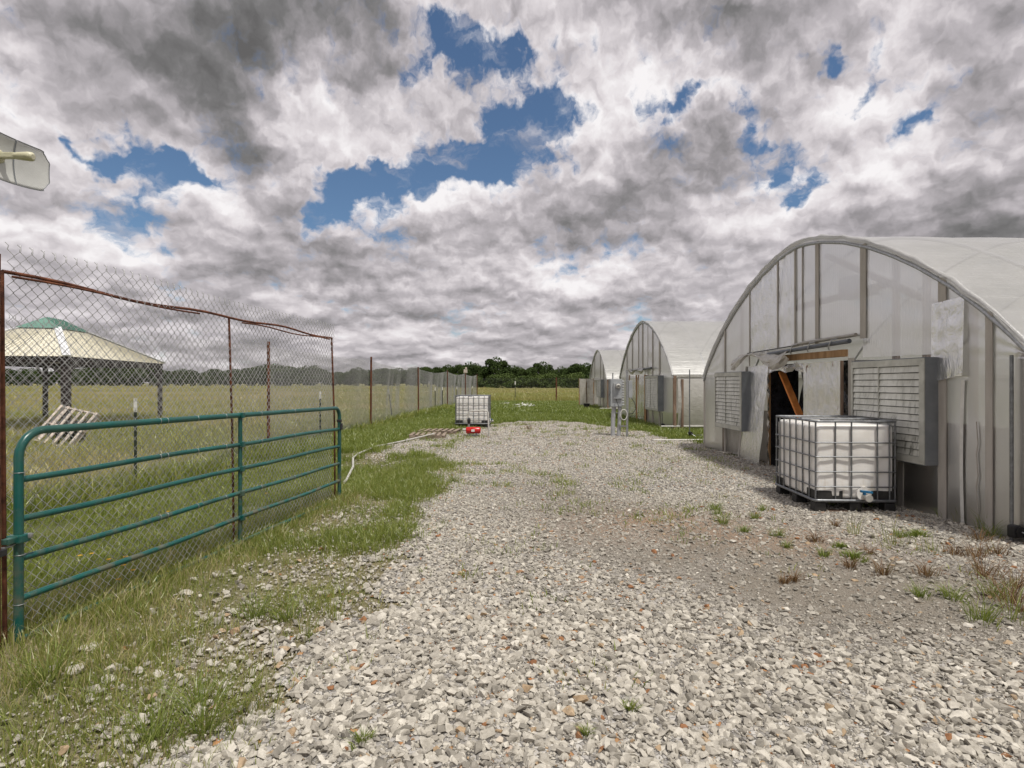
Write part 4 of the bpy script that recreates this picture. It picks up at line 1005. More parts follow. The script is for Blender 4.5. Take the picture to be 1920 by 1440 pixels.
# loose repair patch hanging beside the shutter
def ptop(y): return 2.60 + .05 * math.sin(y * 9)
g1.sheet('repair_patch', 6.50, 6.98, lambda y: 1.70 + .03 * math.sin(y * 7), lambda y: 2.62 + .05 * (6.9 - y), M['sheet'], .035, .010, seed=15, nz=18, ny=12, lean=.02)
mb = MB(); mb.grid([[g1.p(6.50 + .05 * q + .02 * math.sin(z * 2), z, .032) for q in (0, 1)] for z in np.linspace(.02, 1.68, 14)]); mb.build('tape_strip', M['tape'], g1.o)
mb = MB(); mb.tube([g1.p(6.33 + .012 * math.sin(i * 2.1), .02 + i * .12, .030) for i in range(11)], .006, 5); mb.build('torn_seam', M['stud'], g1.o)
# door: lumber frame, black film curtain, open leaf, flared flap
mb = MB(); mb.bar(g1.p(8.75, 2.11, .0), g1.p(10.7, 2.11, .0), .07, .11); mb.build('door_header', M['wood_tan'], g1.o)
for y, mt in ((11.18, 'wood_tan'), (8.62, 'stud')): mb = MB(); mb.bar(g1.p(y, 0, .0), g1.p(y, 2.03, .0), .06, .06, up=(0, 1, 0)); mb.build('door_jamb', M[mt], g1.o)
r8 = np.random.default_rng(8)
def crumple(P, amp, seed):
    r = np.random.default_rng(seed); return [[q + Vector(r.normal(0, amp, 3)) for q in row] for row in P]
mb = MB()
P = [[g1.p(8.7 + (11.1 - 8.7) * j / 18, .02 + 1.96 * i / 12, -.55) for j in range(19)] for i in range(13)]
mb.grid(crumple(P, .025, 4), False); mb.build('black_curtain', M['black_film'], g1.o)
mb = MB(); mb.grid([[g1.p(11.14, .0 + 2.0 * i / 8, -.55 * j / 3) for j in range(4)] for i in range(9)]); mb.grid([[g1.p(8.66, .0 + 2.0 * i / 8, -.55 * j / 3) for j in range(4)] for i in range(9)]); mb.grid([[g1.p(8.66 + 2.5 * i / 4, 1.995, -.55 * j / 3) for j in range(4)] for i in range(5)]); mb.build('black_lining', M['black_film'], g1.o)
mb = MB(); P = [[g1.p(9.72 + 1.40 * j / 14, 1.86 + .13 * i / 4 - .03 * math.sin(j), .02 + .03 * math.sin(j * 1.9)) for j in range(15)] for i in range(5)]
mb.grid(crumple(P, .012, 6), False); mb.build('film_valance', M['sheet'], g1.o)
mb = MB(); P = [[g1.p(11.10 - .10 * j / 3 - .03 * math.sin(i * .9), .02 + 1.92 * i / 22, .06 + .02 * j) for j in range(4)] for i in range(23)]
mb.grid(crumple(P, .016, 7), False); mb.build('film_edge', M['sheet'], g1.o)
mb = MB(); mb.bar(g1.p(10.95, 1.86, -.12), g1.p(9.78, .30, -.18), .04, .12, up=(1, 0, 0)); mb.build('diagonal_board', M['wood_new'], g1.o)
# flap on the far jamb, flaring outwards at the foot
P = []
for i in range(15):
    t = i / 14; z = .0 + 2.0 * t; sp = (1 - t)
    P.append([g1.p(11.16 + (1.0 + .25 * sp) * j / 8, z, .03 + .20 * sp * (1 - j / 12) + .01 * math.sin(j * 1.7 + i)) for j in range(9)])
mb = MB(); mb.grid(P); mb.build('door_flap', M['sheet'], g1.o)
P = [[g1.p(12.16 + .25 * (1 - t) - .08 * j, 2.0 * t, .045 + .20 * (1 - t) * .35) for j in range(2)] for t in np.linspace(0, 1, 9)]
mb = MB(); mb.grid(P); mb.build('flap_border', M['stud'], g1.o)
# open leaf: framed film panel standing on the near jamb side
la, lb = 8.70, 9.74
mb = MB(); mb.box(g1.p((la + lb) / 2, 1.02, .10), (.02, lb - la - .1, 1.85)); 
leaf_ = g1.sheet('door_leaf', la, lb, .1, 1.99, M['sheet'], .12, .02, seed=21, nz=16, ny=10)
mb = MB()
for y in (la + .04, lb - .03): mb.bar(g1.p(y, .1, .09), g1.p(y, 1.99, .09), .04, .09, up=(0, 1, 0))
for z in (.14, 1.95): mb.bar(g1.p(la + .1, z, .09), g1.p(lb - .08, z, .09), .04, .08)
mb.build('leaf_frame', M['wood_brown'], g1.o)
mb = MB(); mb.box(g1.p(lb - .03, 1.05, .15), (.06, .03, .03), None, .008); mb.tube([g1.p(lb - .02, 1.05, .18), g1.p(lb + .05, 1.06, .18)], .009, 6); mb.build('door_catch', M['galv'], g1.o)
# rolled curtain pipe on hooks, crumpled film hanging from it
mb = MB(); mb.tube([g1.p(8.44, 2.27, .14), g1.p(9.6, 2.24, .14), g1.p(10.95, 2.20, .14)], .035, 12); mb.build('curtain_pipe', M['abs'], g1.o)
mb = MB(); mb.tube([g1.p(8.40, 2.36, .07), g1.p(9.8, 2.34, .07), g1.p(10.2, 2.31, .07)], .03, 8); mb.build('rolled_film', M['sheet_dirty'], g1.o)
for y in (8.85, 9.45, 10.0):
    mb = MB(); mb.tube([g1.p(y - .04, 2.33, .10), g1.p(y - .02, 2.31, .18), g1.p(y + .02, 2.24, .19), g1.p(y + .05, 2.19, .185), g1.p(y + .07, 2.17, .16)], .010, 6); mb.build('pipe_hook', M['galv'], g1.o)
P = []
for i in range(9):
    t = i / 8; P.append([g1.p(10.15 + 2.3 * j / 16 - .1 * t, 2.27 - .34 * t * (.6 + .5 * math.sin(j * .45)) - .03 * j / 16, .06 + .20 * math.sin(t * 2.4) + .02 * math.sin(j * 2.1)) for j in range(17)])
mb = MB(); mb.grid(crumple(P, .014, 9), False); mb.build('hanging_film', M['sheet'], g1.o)
mb = MB(); mb.tube([g1.p(10.1, 2.31, .08), g1.p(12.0, 2.27, .08)], .010, 6); mb.build('film_batten', M['dark_steel'], g1.o)

# ---------------------------------------------------------------- middle greenhouse
g2 = GH(5.66, 20.0, -.02, 24.45, 4.45, 4.28, 1.90, 24, 'middle hoop greenhouse with tall white roof and a wooden corner post beside its side curtain', M['panel'])
g2.end_wall(0, (23.5, 26.7, 2.0)); g2.shell(M['roof_film'], 2); g2.side(True); g2.side(False)
for y, wd in ((21.7, .16), (22.7, .10), (23.4, .07), (24.3, .12), (25.0, .08), (26.2, .10), (27.3, .08)): g2.stud(y, 2.15 if 23.4 < y < 26.6 else 0, None, wd, .02)
g2.sheet('cladding_sheet', 22.75, 23.35, 2.0, None, M['sheet_dirty'], .02, .02, seed=31); g2.sheet('cladding_sheet', 24.35, 25.0, 2.25, None, M['panel_clear'], seed=32)
g2.shutter(21.2, 23.05, .60, 1.92, .22)
for a, b in ((23.75, 24.85), (25.25, 26.6)):
    g2.sheet('door_leaf', a, b, .02, 1.98, M['sheet'], .06, .02, seed=int(a), nz=12, ny=6, lean=.04)
    for y in (a, b): mb = MB(); mb.bar(g2.p(y, .0, .05), g2.p(y, 2.0, .05), .05, .09, up=(0, 1, 0)); mb.build('leaf_stile', M['wood_tan'], g2.o)
mb = MB(); mb.grid([[g2.p(23.5 + 3.2 * j / 4, 2.0 * i / 4, -.5) for j in range(5)] for i in range(5)]); mb.build('dark_backing', M['wood_brown'], g2.o)  # plain dark brown sheet set back behind the door opening
mb = MB(); mb.tube([g2.p(22.5, 2.24, .12), g2.p(26.9, 2.20, .12)], .04, 8); mb.build('curtain_pipe', M['abs'], g2.o)
P = [[g2.p(23.5 + 3.0 * j / 12, 2.27 - .22 * i / 5 * (.7 + .4 * math.sin(j)), .10 + .12 * math.sin(i * .5)) for j in range(13)] for i in range(6)]
mb = MB(); mb.grid(crumple(P, .02, 19), False); mb.build('hanging_film', M['sheet_dirty'], g2.o)
mb = MB(); mb.bar((5.95, 19.93, -.05), (5.95, 19.93, 1.78), .07, .07, up=(0, 1, 0)); mb.build('side_post', M['wood_brown'], g2.o)
for q in range(6):
    x = 6.5 + q * .0; 
# lattice of ties over the roof
mb = MB(); pts = [Vector((g2.wx(y), y, z + .055)) + g2.rd * 4.6 for y, z in g2.archpts(30)]; mb.tube(pts, .018, 6); mb.build('roof_rope', M['tape'], g2.o)

# ---------------------------------------------------------------- far greenhouse
g3 = GH(5.69, 34.2, -.02, 37.4, 3.3, 3.80, 1.85, 22, 'farthest and smallest hoop greenhouse with its plastic covered double door swung open', M['panel'])
g3.end_wall(0, (37.3, 39.2, 2.0)); g3.shell(M['roof_film'], 3); g3.side(True); g3.side(False)
for y in (35.3, 36.4, 38.6, 39.8): g3.stud(y, 0 if y < 37 else 2.0, None, .12, .02)
g3.shutter(35.2, 36.7, .75, 1.85, .2, 9)
for k in range(2):
    x0, x1 = (4.62 + k * .50, 5.10 + k * .50); yy = 39.1
    mb = MB(); mb.grid([[Vector((x0 + (x1 - x0) * j / 4, yy + .02 * math.sin(i + j), .08 + 1.85 * i / 6)) for j in range(5)] for i in range(7)]); mb.build('door_leaf', M['sheet'], g3.o)
    for x in (x0, x1): mb = MB(); mb.bar((x, yy + .03, .05), (x, yy + .03, 1.95), .06, .05, up=(0, 1, 0)); mb.build('leaf_stile', M['wood_tan'], g3.o)
mb = MB(); mb.grid([[g3.p(37.2 + 2.0 * j / 4, 2.0 * i / 4, -.6) for j in range(5)] for i in range(5)]); mb.build('dark_backing', M['wood_brown'], g3.o)  # flat dark brown sheet closing the view through the doorway

pole_crank((5.13, 5.86), 'crank pole standing in the gravel at the near end of the closest greenhouse', 1.92, 1)
pole_crank((5.29, 17.0), 'thin crank pole in the grass gap between the near and middle greenhouses', 2.03, 1)
pole_crank((5.42, 20.6), 'short crank pole against the end wall of the middle greenhouse', .55, 1)

# ================================================================== tote (caged liquid tank)
def make_tote(label, loc, rz):
    t = thing('tote_tank', label, 'tote', loc, rz, 'caged white liquid totes'); t['_org'] = (0, 0, 0)
    W, D, Z0, Z1 = 1.0, 1.2, .14, 1.155
    # bottle: bulged rounded block
    bm = bmesh.new(); bmesh.ops.create_cube(bm, size=1)
    for v in bm.verts: v.co = Vector((v.co.x * (W - .035), v.co.y * (D - .035), v.co.z * .95 + .635))
    bmesh.ops.bevel(bm, geom=list(bm.edges), offset=.05, segments=4, affect='EDGES', profile=.5)
    bmesh.ops.subdivide_edges(bm, edges=[e for e in bm.edges if e.calc_length() > .3], cuts=14, use_grid_fill=True)
    for v in bm.verts:
        x, y, z = v.co; b = .006 * math.sin(x * 19) + .006 * math.sin(y * 17) + .003 * math.sin(z * 9 + x * 4)
        n = Vector((x / W, y / D, 0)); e = max(abs(x) / (W / 2), abs(y) / (D / 2))
        if e > .9 and .2 < z < 1.05: v.co += n.normalized() * b * .8
    me = bpy.data.meshes.new('bottle'); 
    for f in bm.faces: f.smooth = True
    bm.to_mesh(me); bm.free(); me.materials.append(M['bottle'])
    b = bpy.data.objects.new('bottle', me); COL.objects.link(b); b.parent = t
    mb = MB(); mb.tube([(0, .12, 1.09), (0, .12, 1.135)], .085, 20); mb.tube([(0, .12, 1.13), (0, .12, 1.15)], .095, 20); c = mb.build('fill_cap', M['black'], t)
    # cage bars: vertical then horizontal
    xs = [-.5, -.37, -.23, .0, .19, .37, .5]; xs_f = [-.5, -.25, -.05, .27, .42, .5]; ys = [-.6, -.44, -.25, -.06, .13, .32, .46, .6]
    zs = [Z0 + .015, Z0 + .185, Z0 + .375, Z0 + .565, Z0 + .745, Z1]; rb = .0095
    mb = MB(); hx, hy = W / 2, D / 2
    for x in xs_f[1:-1]: mb.tube([(x, -hy, Z0), (x, -hy, Z1)], rb, 6)
    for x in xs[1:-1]: mb.tube([(x, hy, Z0), (x, hy, Z1)], rb, 6)
    for y in ys[1:-1]:
        for sx in (-1, 1): mb.tube([(sx * hx, y, Z0), (sx * hx, y, Z1)], rb, 6)
    for sx in (-1, 1):
        for sy in (-1, 1): mb.tube([(sx * (hx - .008), sy * (hy - .008), Z0), (sx * (hx - .008), sy * (hy - .008), Z1)], rb * 1.15, 6)
    mb.build('cage_uprights', M['cage'], t)
    def loop(z, o=.006, c=.05):
        a, b_ = hx + o, hy + o; P = []
        for (cx, cy, a0) in ((a - c, b_ - c, 0), (-(a - c), b_ - c, 90), (-(a - c), -(b_ - c), 180), (a - c, -(b_ - c), 270)):
            for k in range(5): an = math.radians(a0 + k * 22.5); P.append((cx + c * math.cos(an), cy + c * math.sin(an), z))
        return P
    mb = MB()
    for z in zs[1:-1]: mb.tube(loop(z, c=.03), .0085, 6, closed=True)
    mb.build('cage_rings', M['cage'], t)
    mb = MB(); mb.tube(loop(Z1, .004), .014, 8, closed=True); mb.build('top_rim', M['cage'], t)
    for y in (-.22, .30): mb = MB(); mb.tube([(-hx, y, Z1 + .012), (hx, y, Z1 + .012)], .013, 8); mb.build('top_crossbar', M['cage'], t)
    mb = MB(); mb.tube(loop(Z0 + .01, .008), .020, 8, closed=True); mb.build('base_rim', M['cage'], t)
    # pallet: plastic blocks and deck, dark corner cups, sheet in the bottom
    mb = MB(); mb.box((0, 0, .13), (W - .02, D - .02, .022), None, .004); mb.box((0, 0, .155), (W - .1, D - .1, .03)); mb.build('pallet_deck', M['rubber'], t)
    for x in (-.43, 0, .43):
        for y in (-.53, 0, .53): mb = MB(); mb.box((x, y, .065), (.14, .14, .11), None, .012); mb.build('pallet_block', M['rubber'], t)
    for y in (-.53, 0, .53): mb = MB(); mb.box((0, y, .008), (W - .02, .12, .018), None, .004); mb.build('pallet_runner', M['wood_brown'], t)
    for sx in (-1, 1):
        for sy in (-1, 1):
            ln = .36 if sy < 0 else .2; mb = MB()
            mb.box((sx * (hx - .19), sy * (hy - .020), .215), (.32, .018, .12), None, .008); mb.box((sx * (hx - .02), sy * (hy - .14), .215), (.018, .24, .12), None, .008); mb.build('corner_guard', M['rubber'], t)
    # outlet: white boss, body, blue lever
    mb = MB(); mb.tube([(.10, -.55, .24), (.10, -.615, .24)], [.10, .09], 20); v = mb.build('outlet_boss', M['bottle'], t)
    mb = MB(); mb.tube([(.10, -.60, .225), (.10, -.67, .215), (.10, -.71, .205)], .035, 14); mb.tube([(.10, -.70, .205), (.10, -.73, .203)], .045, 14); mb.build('outlet_valve', M['pvc'], t)
    mb = MB(); mb.bar((.02, -.67, .285), (.16, -.685, .27), .035, .028, bev=.006); mb.tube([(.07, -.67, .24), (.07, -.67, .285)], .02, 8); mb.build('valve_lever', M['blue'], t)
    return t
z = gzf(4.37, 7.8)
tote = make_tote('white caged tote with a blue valve lever standing by the near greenhouse doorway', (4.385, 7.84, z - .0), math.radians(-2.5))
t2 = copy_tree(tote); t2.location = (-1.42, 21.0, gzf(-1.42, 21)); t2.rotation_euler = (0, 0, math.radians(88)); t2['label'] = 'white caged tote standing at the grass edge behind the red pump'

# ================================================================== meter pedestal
mx_, my_ = 3.15, 17.3; zg = gzf(mx_, my_)
ped = thing('electric_meter_pedestal', 'grey electric meter cabinet on two conduit legs beside the drive', 'electric meter', (mx_, my_, zg)); ped['_org'] = (mx_, my_, zg)
def Q(x, y, z): return (mx_ + x, my_ + y, zg + z)
mb = MB(); mb.box(Q(.02, .17, 1.34), (.36, .30, .84), None, .012); mb.build('cabinet', M['grey_box'], ped)
mb = MB(); mb.box(Q(-.162 - .005, .17, 1.34), (.012, .29, .82), None, .004); mb.box(Q(-.178, .10, 1.28), (.02, .05, .05), None, .006); mb.build('side_panel', M['grey_side'], ped)  # darker grey plate over the cabinet's left side
mb = MB(); mb.box(Q(.055, -.005, 1.40), (.26, .05, .48), None, .01); mb.build('meter_socket', M['grey_box'], ped)
mb = MB(); mb.tube([Q(.055, -.03, 1.55), Q(.055, -.07, 1.55)], .085, 20); r1 = mb.build('meter_ring', M['galv'], ped)
mb = MB(); mb.tube([Q(.055, -.07, 1.55), Q(.055, -.12, 1.55), Q(.055, -.14, 1.55)], [.068, .066, .045], 20); mb.build('meter_dome', M['pvc'], ped)
mb = MB(); mb.box(Q(.055, -.142, 1.55), (.07, .004, .03)); mb.build('meter_face', M['black'], ped)
mb = MB()
for i in range(10): mb.box(Q(.225, .05, .98 + i * .078), (.07, .08, .055), None, .02)
mb.build('flexible_conduit', M['grey_pipe'], ped)
mb = MB(); mb.bar(Q(.34, .0, -.05), Q(.34, .0, 2.03), .06, .05, up=(0, 1, 0)); mb.bar(Q(.15, .05, .33), Q(.36, .0, .33), .03, .04); mb.build('strut_post', M['galv'], ped)
mb = MB(); mb.box(Q(.44, .05, 1.45), (.12, .12, .52), None, .01); mb.build('disconnect_box', M['grey_box'], ped)
mb = MB(); mb.tube([Q(-.07, .15, -.1), Q(-.06, .15, .5), Q(-.03, .15, .93)], .065, 14); mb.build('conduit_leg', M['grey_pipe'], ped)
mb = MB(); mb.tube([Q(.10, .12, -.1), Q(.13, .12, .5), Q(.14, .12, .93)], .055, 14); mb.build('conduit_leg', M['grey_pipe'], ped)
mb = MB(); mb.tube([Q(-.06, .20, 1.75), Q(-.06, .20, 1.95)], .02, 8); mb.build('ground_rod_stub', M['galv'], ped)
mb = MB(); mb.tube([Q(.47, .02, 1.2), Q(.56, -.02, 1.05), Q(.60, -.04, .85), Q(.50, -.02, .72), Q(.38, 0, .70)], .010, 6); mb.build('cable', M['black'], ped)
mb = MB(); mb.tube([Q(.0, -.04, 1.15), Q(.03, -.05, 1.05), Q(.08, -.04, .93)], .008, 6); mb.build('cable', M['black'], ped)
mb = MB(); mb.tube([Q(.235 + .10 * math.cos(a), -.03 + .01 * k, .68 + .16 * math.sin(a)) for k in range(3) for a in np.linspace(0, 6.0, 14)], .012, 6); mb.build('cable_coil', M['tape'], ped)
mb = MB(); mb.tube([Q(.22, .0, .52), Q(.24, -.02, .3), Q(.20, -.03, .1), Q(.26, -.03, -.02)], .008, 6); mb.build('cable', M['wood_brown'], ped)

# ================================================================== pump and its pipework
px_, py_ = -1.16, 17.35; zg = gzf(px_, py_)
pump = thing('water_pump', 'red water pump with white plastic pipe standing in front of the far tote', 'pump', (px_, py_, zg)); pump['_org'] = (px_, py_, zg)
def Q(x, y, z): return (px_ + x, py_ + y, zg + z)
mb = MB(); mb.tube([Q(-.24, 0, .20), Q(-.235, 0, .20), Q(-.22, 0, .20), Q(.17, 0, .20), Q(.20, 0, .20), Q(.21, 0, .20)], [.03, .085, .10, .10, .085, .03], 20)
for k in range(10):
    a = k / 10 * 6.28; mb.bar(Q(-.2, .098 * math.cos(a), .20 + .098 * math.sin(a)), Q(.0, .098 * math.cos(a), .20 + .098 * math.sin(a)), .012, .012)
mb.build('motor_housing', M['red'], pump)
mb = MB(); mb.box(Q(-.02, -.102, .20), (.10, .006, .07)); mb.build('rating_plate', M['white_paint'], pump)
mb = MB(); mb.box(Q(-.02, 0, .05), (.30, .18, .03)); 
for x in (-.12, .08): mb.box(Q(x, 0, .09), (.04, .14, .06))
mb.build('foot', M['cage'], pump)
mb = MB(); mb.tube([Q(-.34, 0, .22), Q(-.23, 0, .22)], .035, 12); mb.build('inlet_union', M['pvc'], pump)
mb = MB(); mb.tube([Q(-.15, 0, .28), Q(-.15, 0, .40)], .03, 10); mb.build('outlet_neck', M['galv'], pump)
mb = MB(); mb.tube([Q(-.15, 0, .38), Q(-.15, 0, .42), Q(-.15, 0, .50), Q(-.15, 0, .56), Q(-.15, 0, .585)], [.02, .045, .055, .045, .02], 14); mb.build('pressure_switch', M['black'], pump)
mb = MB(); mb.tube([Q(-.17, .01, .56), Q(-.17, .01, .74), Q(-.13, .01, .775), Q(.3, 0, .80), Q(.40, 0, .79), Q(.43, 0, .74), Q(.46, -.02, .02)], .026, 10); mb.build('delivery_pipe', M['pvc'], pump)

def gpt(u, v, h=0.03): x, y = pix_ground(u, v, h); return (x, y, gzf(x, y) + h)
mb = MB(); mb.tube([gpt(645, 905, .04), gpt(650, 899, .05), gpt(662, 873, .06), gpt(662, 858, .07), gpt(672, 851, .07)], .022, 8)
mb.tube([gpt(672, 851, .07), gpt(679, 848, .07), gpt(704, 838.5, .06), gpt(760, 826, .07), (pix_ground(818, 812.5, .14)[0], pix_ground(818, 812.5, .14)[1] - .4, .17)], .020, 8)
tag(mb.build('pvc_pipe', M['pvc'], None), 'long bent white plastic pipe lying from the grass up onto the pallets', 'pipe')
mb = MB(); mb.tube([gpt(1225, 825.5), gpt(1320, 825.8)], .025, 8); tag(mb.build('pvc_pipe', M['pvc'], None), 'straight white plastic pipe lying in the grass in front of the middle greenhouse', 'pipe')
mb = MB(); mb.tube([gpt(1375, 851), gpt(1393, 854.5)], .018, 8); mb.tube([gpt(1383, 850), gpt(1386, 856)], .02, 8); tag(mb.build('pvc_tee', M['pvc'], None), 'small white plastic pipe tee in the gravel at the foot of the near greenhouse', 'pipe fitting')

# ================================================================== pallets
def pallet(label, loc, rot, mat, W=1.2, D=1.0, n=7, gaps=None, group=None):
    t = thing('pallet', label, 'pallet', loc, 0, group); t.rotation_euler = rot; r = random.Random(int(W * 100 + loc[1] * 10))
    for i in range(n):
        w_ = .09 + r.uniform(-.01, .02); x = -W / 2 + .05 + (W - .1) * i / (n - 1)
        mb = MB(); mb.box((x, r.uniform(-.01, .01), .118), (w_, D, .018), Matrix.Rotation(r.uniform(-.015, .015), 3, 'Z'), .003); mb.build('deck_board', mat, t)
    for y in (-D / 2 + .03, 0, D / 2 - .03): mb = MB(); mb.box((0, y, .065), (W, .04, .085), None, .004); mb.build('stringer', mat, t)
    for x in (-W / 2 + .06, 0, W / 2 - .06): mb = MB(); mb.box((x, 0, .012), (.09, D, .018), None, .003); mb.build('bottom_board', mat, t)
    return t
pallet('weathered wooden pallet lying flat nearest the drive under the white pipe', (-2.52, 17.2, gzf(-2.5, 17.2)), (0, .02, math.radians(4)), M['wood_old'], 1.05, 1.0, 7, group='pallets lying on the ground')
pallet('weathered wooden pallet lying flat in the grass behind the other one', (-2.35, 18.45, gzf(-2.4, 18.5)), (0, 0, math.radians(-3)), M['wood_old'], 1.25, 1.0, 7, group='pallets lying on the ground')
lp = pallet('pale wooden pallet leaning tilted against a dark box behind the fence', (-12.0, 15.4, .42), (math.radians(52), math.radians(8), math.radians(-18)), M['wood_pale'], 1.45, 1.15, 6)
box_ = thing('dark_bin', 'low black bin propping up the leaning pale pallet', 'bin', (-12.4, 15.9, 0), .2)
mb = MB(); mb.box((0, 0, .28), (.7, .6, .5), None, .04); mb.build('bin_body', M['black'], box_)
mb = MB(); mb.box((0, 0, .55), (.76, .66, .05), None, .02); mb.build('bin_lid', M['rubber'], box_)

# black tub and debris near the far greenhouse
bx_, by_ = (1100 - U0) / F * 36.5, 36.5; tub = thing('black_tub', 'black plastic tub on the grass by the far greenhouse door', 'tub', (bx_, by_, 0)); 
mb = MB(); mb.tube([(0, 0, 0), (0, 0, .32)], [.15, .20], 16); mb.tube([(0, 0, .30), (0, 0, .34)], .21, 16); mb.build('tub_body', M['black'], tub)
r9 = np.random.default_rng(9)
for k in range(9):
    u, v = [(968, 763), (976, 761), (983, 764), (991, 763), (998, 765), (942, 760), (949, 759), (972, 766), (985, 760)][k]
    x, y = pix_ground(u, v); mb = MB(); P = [[Vector((x - .22 + .44 * j / 4, y - .12 + .24 * i / 3, .10 + .10 * math.sin(j * 1.3 + k) * math.sin(i + 1))) for j in range(5)] for i in range(4)]
    mb.grid(crumple(P, .03, k), False); ob = mb.build('plastic_scrap', M['white_paint'], None, org=(x, y, 0)); ob.location = (x, y, gzf(x, y)); tag(ob, 'crumpled white plastic scrap lying on the turf beyond the drive', 'scrap', 'white scraps on the turf beyond the drive'); md = ob.modifiers.new('t', 'SOLIDIFY'); md.thickness = .01

# ================================================================== gazebo
c0 = Vector((-17.1, 21.35, 0)); gz_ = thing('gazebo', 'open gazebo with tan metal hip roof and small green cap roof', 'gazebo', c0); gz_['_org'] = tuple(c0)
E = [Vector((-14.2, 18.2, 2.5)), Vector((-15.4, 25.3, 2.5)), Vector((-20.05, 24.5, 2.5)), Vector((-18.85, 17.4, 2.5))]
C3 = Vector((c0.x, c0.y, 0))
T = [Vector((e.x, e.y, 0)).lerp(C3, .76) + Vector((0, 0, 3.62)) for e in E]
mb = MB()
for i in range(4):
    a, b, c, d = E[i], E[(i + 1) % 4], T[(i + 1) % 4], T[i]; n = 12; P = []
    mb.grid([[a.lerp(b, j / n).lerp(d.lerp(c, j / n), k / 6) for j in range(n + 1)] for k in range(7)], False)
    nrm = (b - a).cross(d - a).normalized(); nrm = nrm if nrm.z > 0 else -nrm
    for j in range(1, n * 2):      # standing seams
        p0 = a.lerp(b, j / (n * 2)); p1 = d.lerp(c, j / (n * 2)); mb.bar(p0 + nrm * .015, p1 + nrm * .015, .03, .03, up=nrm)
mb.build('roof', M['gaz_roof'], gz_)
for i in range(4): mb = MB(); mb.bar(E[i] + Vector((0, 0, .03)), T[i] + Vector((0, 0, .05)), .22, .03); mb.build('hip_trim', M['gaz_trim'], gz_)
U = [Vector((t.x, t.y, 0)).lerp(C3, -.22) + Vector((0, 0, 3.62)) for t in T]
r0, r1_ = (U[0] + U[3]) / 2, (U[1] + U[2]) / 2; ra = r0.lerp(r1_, .22) + Vector((0, 0, .42)); rb_ = r0.lerp(r1_, .78) + Vector((0, 0, .42))
mb = MB(); mb.add([U[0], U[1], U[2], U[3], ra, rb_], [(0, 1, 5, 4), (2, 3, 4, 5), (3, 0, 4), (1, 2, 5)]); 
for j in range(1, 9):
    p0 = U[0].lerp(U[1], j / 9); p1 = ra.lerp(rb_, j / 9); mb.bar(p0 + Vector((.02, 0, .02)), p1 + Vector((0, 0, .02)), .03, .03)
cap = mb.build('cap_roof', M['gaz_cap'], gz_)
mb = MB(); mb.add([t + Vector((0, 0, -.10)) for t in T] + [t + Vector((0, 0, .06)) for t in T], [(0, 1, 5, 4), (1, 2, 6, 5), (2, 3, 7, 6), (3, 0, 4, 7)]); mb.build('vent_frame', M['gaz_frame'], gz_)
Ei = [e.lerp(Vector((c0.x, c0.y, 2.5)), .03) for e in E]
for i in range(4):
    mb = MB(); mb.bar(Ei[i] - Vector((0, 0, .10)), Ei[(i + 1) % 4] - Vector((0, 0, .10)), .08, .20); mb.build('eave_beam', M['gaz_frame'], gz_)
    mb = MB(); mb.bar(Ei[i] - Vector((0, 0, .05)), T[i] - Vector((0, 0, .1)), .08, .12); mb.build('rafter', M['gaz_frame'], gz_)
for i, e in enumerate(Ei):
    q = e.lerp(Vector((c0.x, c0.y, 2.5)), .02); mb = MB(); w_ = .20 if i == 0 else .14
    mb.box((q.x, q.y, 1.2), (w_, w_, 2.44), None, .01); mb.build('corner_post', M['gaz_frame'], gz_)
    for j in (1, 3):
        o = Ei[(i + j) % 4] - e; o.normalize(); mb = MB(); mb.bar(Vector((q.x, q.y, 1.9)) + o * .08, Vector((q.x, q.y, 2.35)) + o * .6, .06, .08); mb.build('corner_brace', M['gaz_frame'], gz_)

# ================================================================== antenna dish on a mast
dc = Vector((-4.06, 4.50, 3.44)); ant = thing('antenna_dish', 'pale grey perforated internet dish with cream feed horn on a mast', 'antenna', (-4.36, 4.5, 0)); ant['_org'] = (-4.36, 4.5, 0)
def dpt(y, z):
    sy, sz = .375, .185
    # rounded-corner outline
    return Vector((dc.x + (y * y + z * z) / (4 * .33), dc.y + y, dc.z + z))
def panel(y0, y1, mat, nm, cy=0.0):
    P = []; n = 14
    for i in range(n + 1):
        t = -1 + 2 * i / n; row = []
        for j in range(21):
            y = y0 + (y1 - y0) * j / 20; e = abs(y) / .375
            hz = .185 * (1 - .10 * e * e) * (1 - .36 * max(0, (e - .74) / .26) ** 3.2)
            row.append(dpt(y * (1 - .05 * max(0, abs(t) - .8) / .2 * (e > .9)), t * hz))
        P.append(row)
    mb = MB(); mb.grid(P); ob = mb.build(nm, mat, ant); md = ob.modifiers.new('t', 'SOLIDIFY'); md.thickness = .003
    # rim
    mb = MB(); b = P[0] + [r[-1] for r in P[1:]] + list(reversed(P[-1]))[1:] + [r[0] for r in reversed(P)][1:-1]
    mb.tube(b, .003, 5, closed=True); rim = mb.build('rim', M['grey_side'], ant, None); rim.parent = ob
panel(.135, .375, M['mesh_dish'], 'outer_panel'); panel(-.375, -.135, M['mesh_dish'], 'outer_panel'); panel(-.130, .130, M['dish'], 'centre_panel')
mb = MB(); mb.tube([dc + Vector((.0, 0, 0)), dc + Vector((.015, 0, 0)), dc + Vector((.035, 0, 0))], [.055, .055, .035], 20); mb.build('feed_collar', M['cream'], ant)
mb = MB(); mb.box(dc + Vector((.09, 0, .002)), (.12, .045, .045), None, .008); mb.tube([dc + Vector((.13, 0, 0)), dc + Vector((.16, 0, 0)), dc + Vector((.25, 0, -.004)), dc + Vector((.275, 0, -.006)), dc + Vector((.285, 0, -.007))], [.022, .028, .036, .034, .02], 16); mb.build('feed_horn', M['cream'], ant)
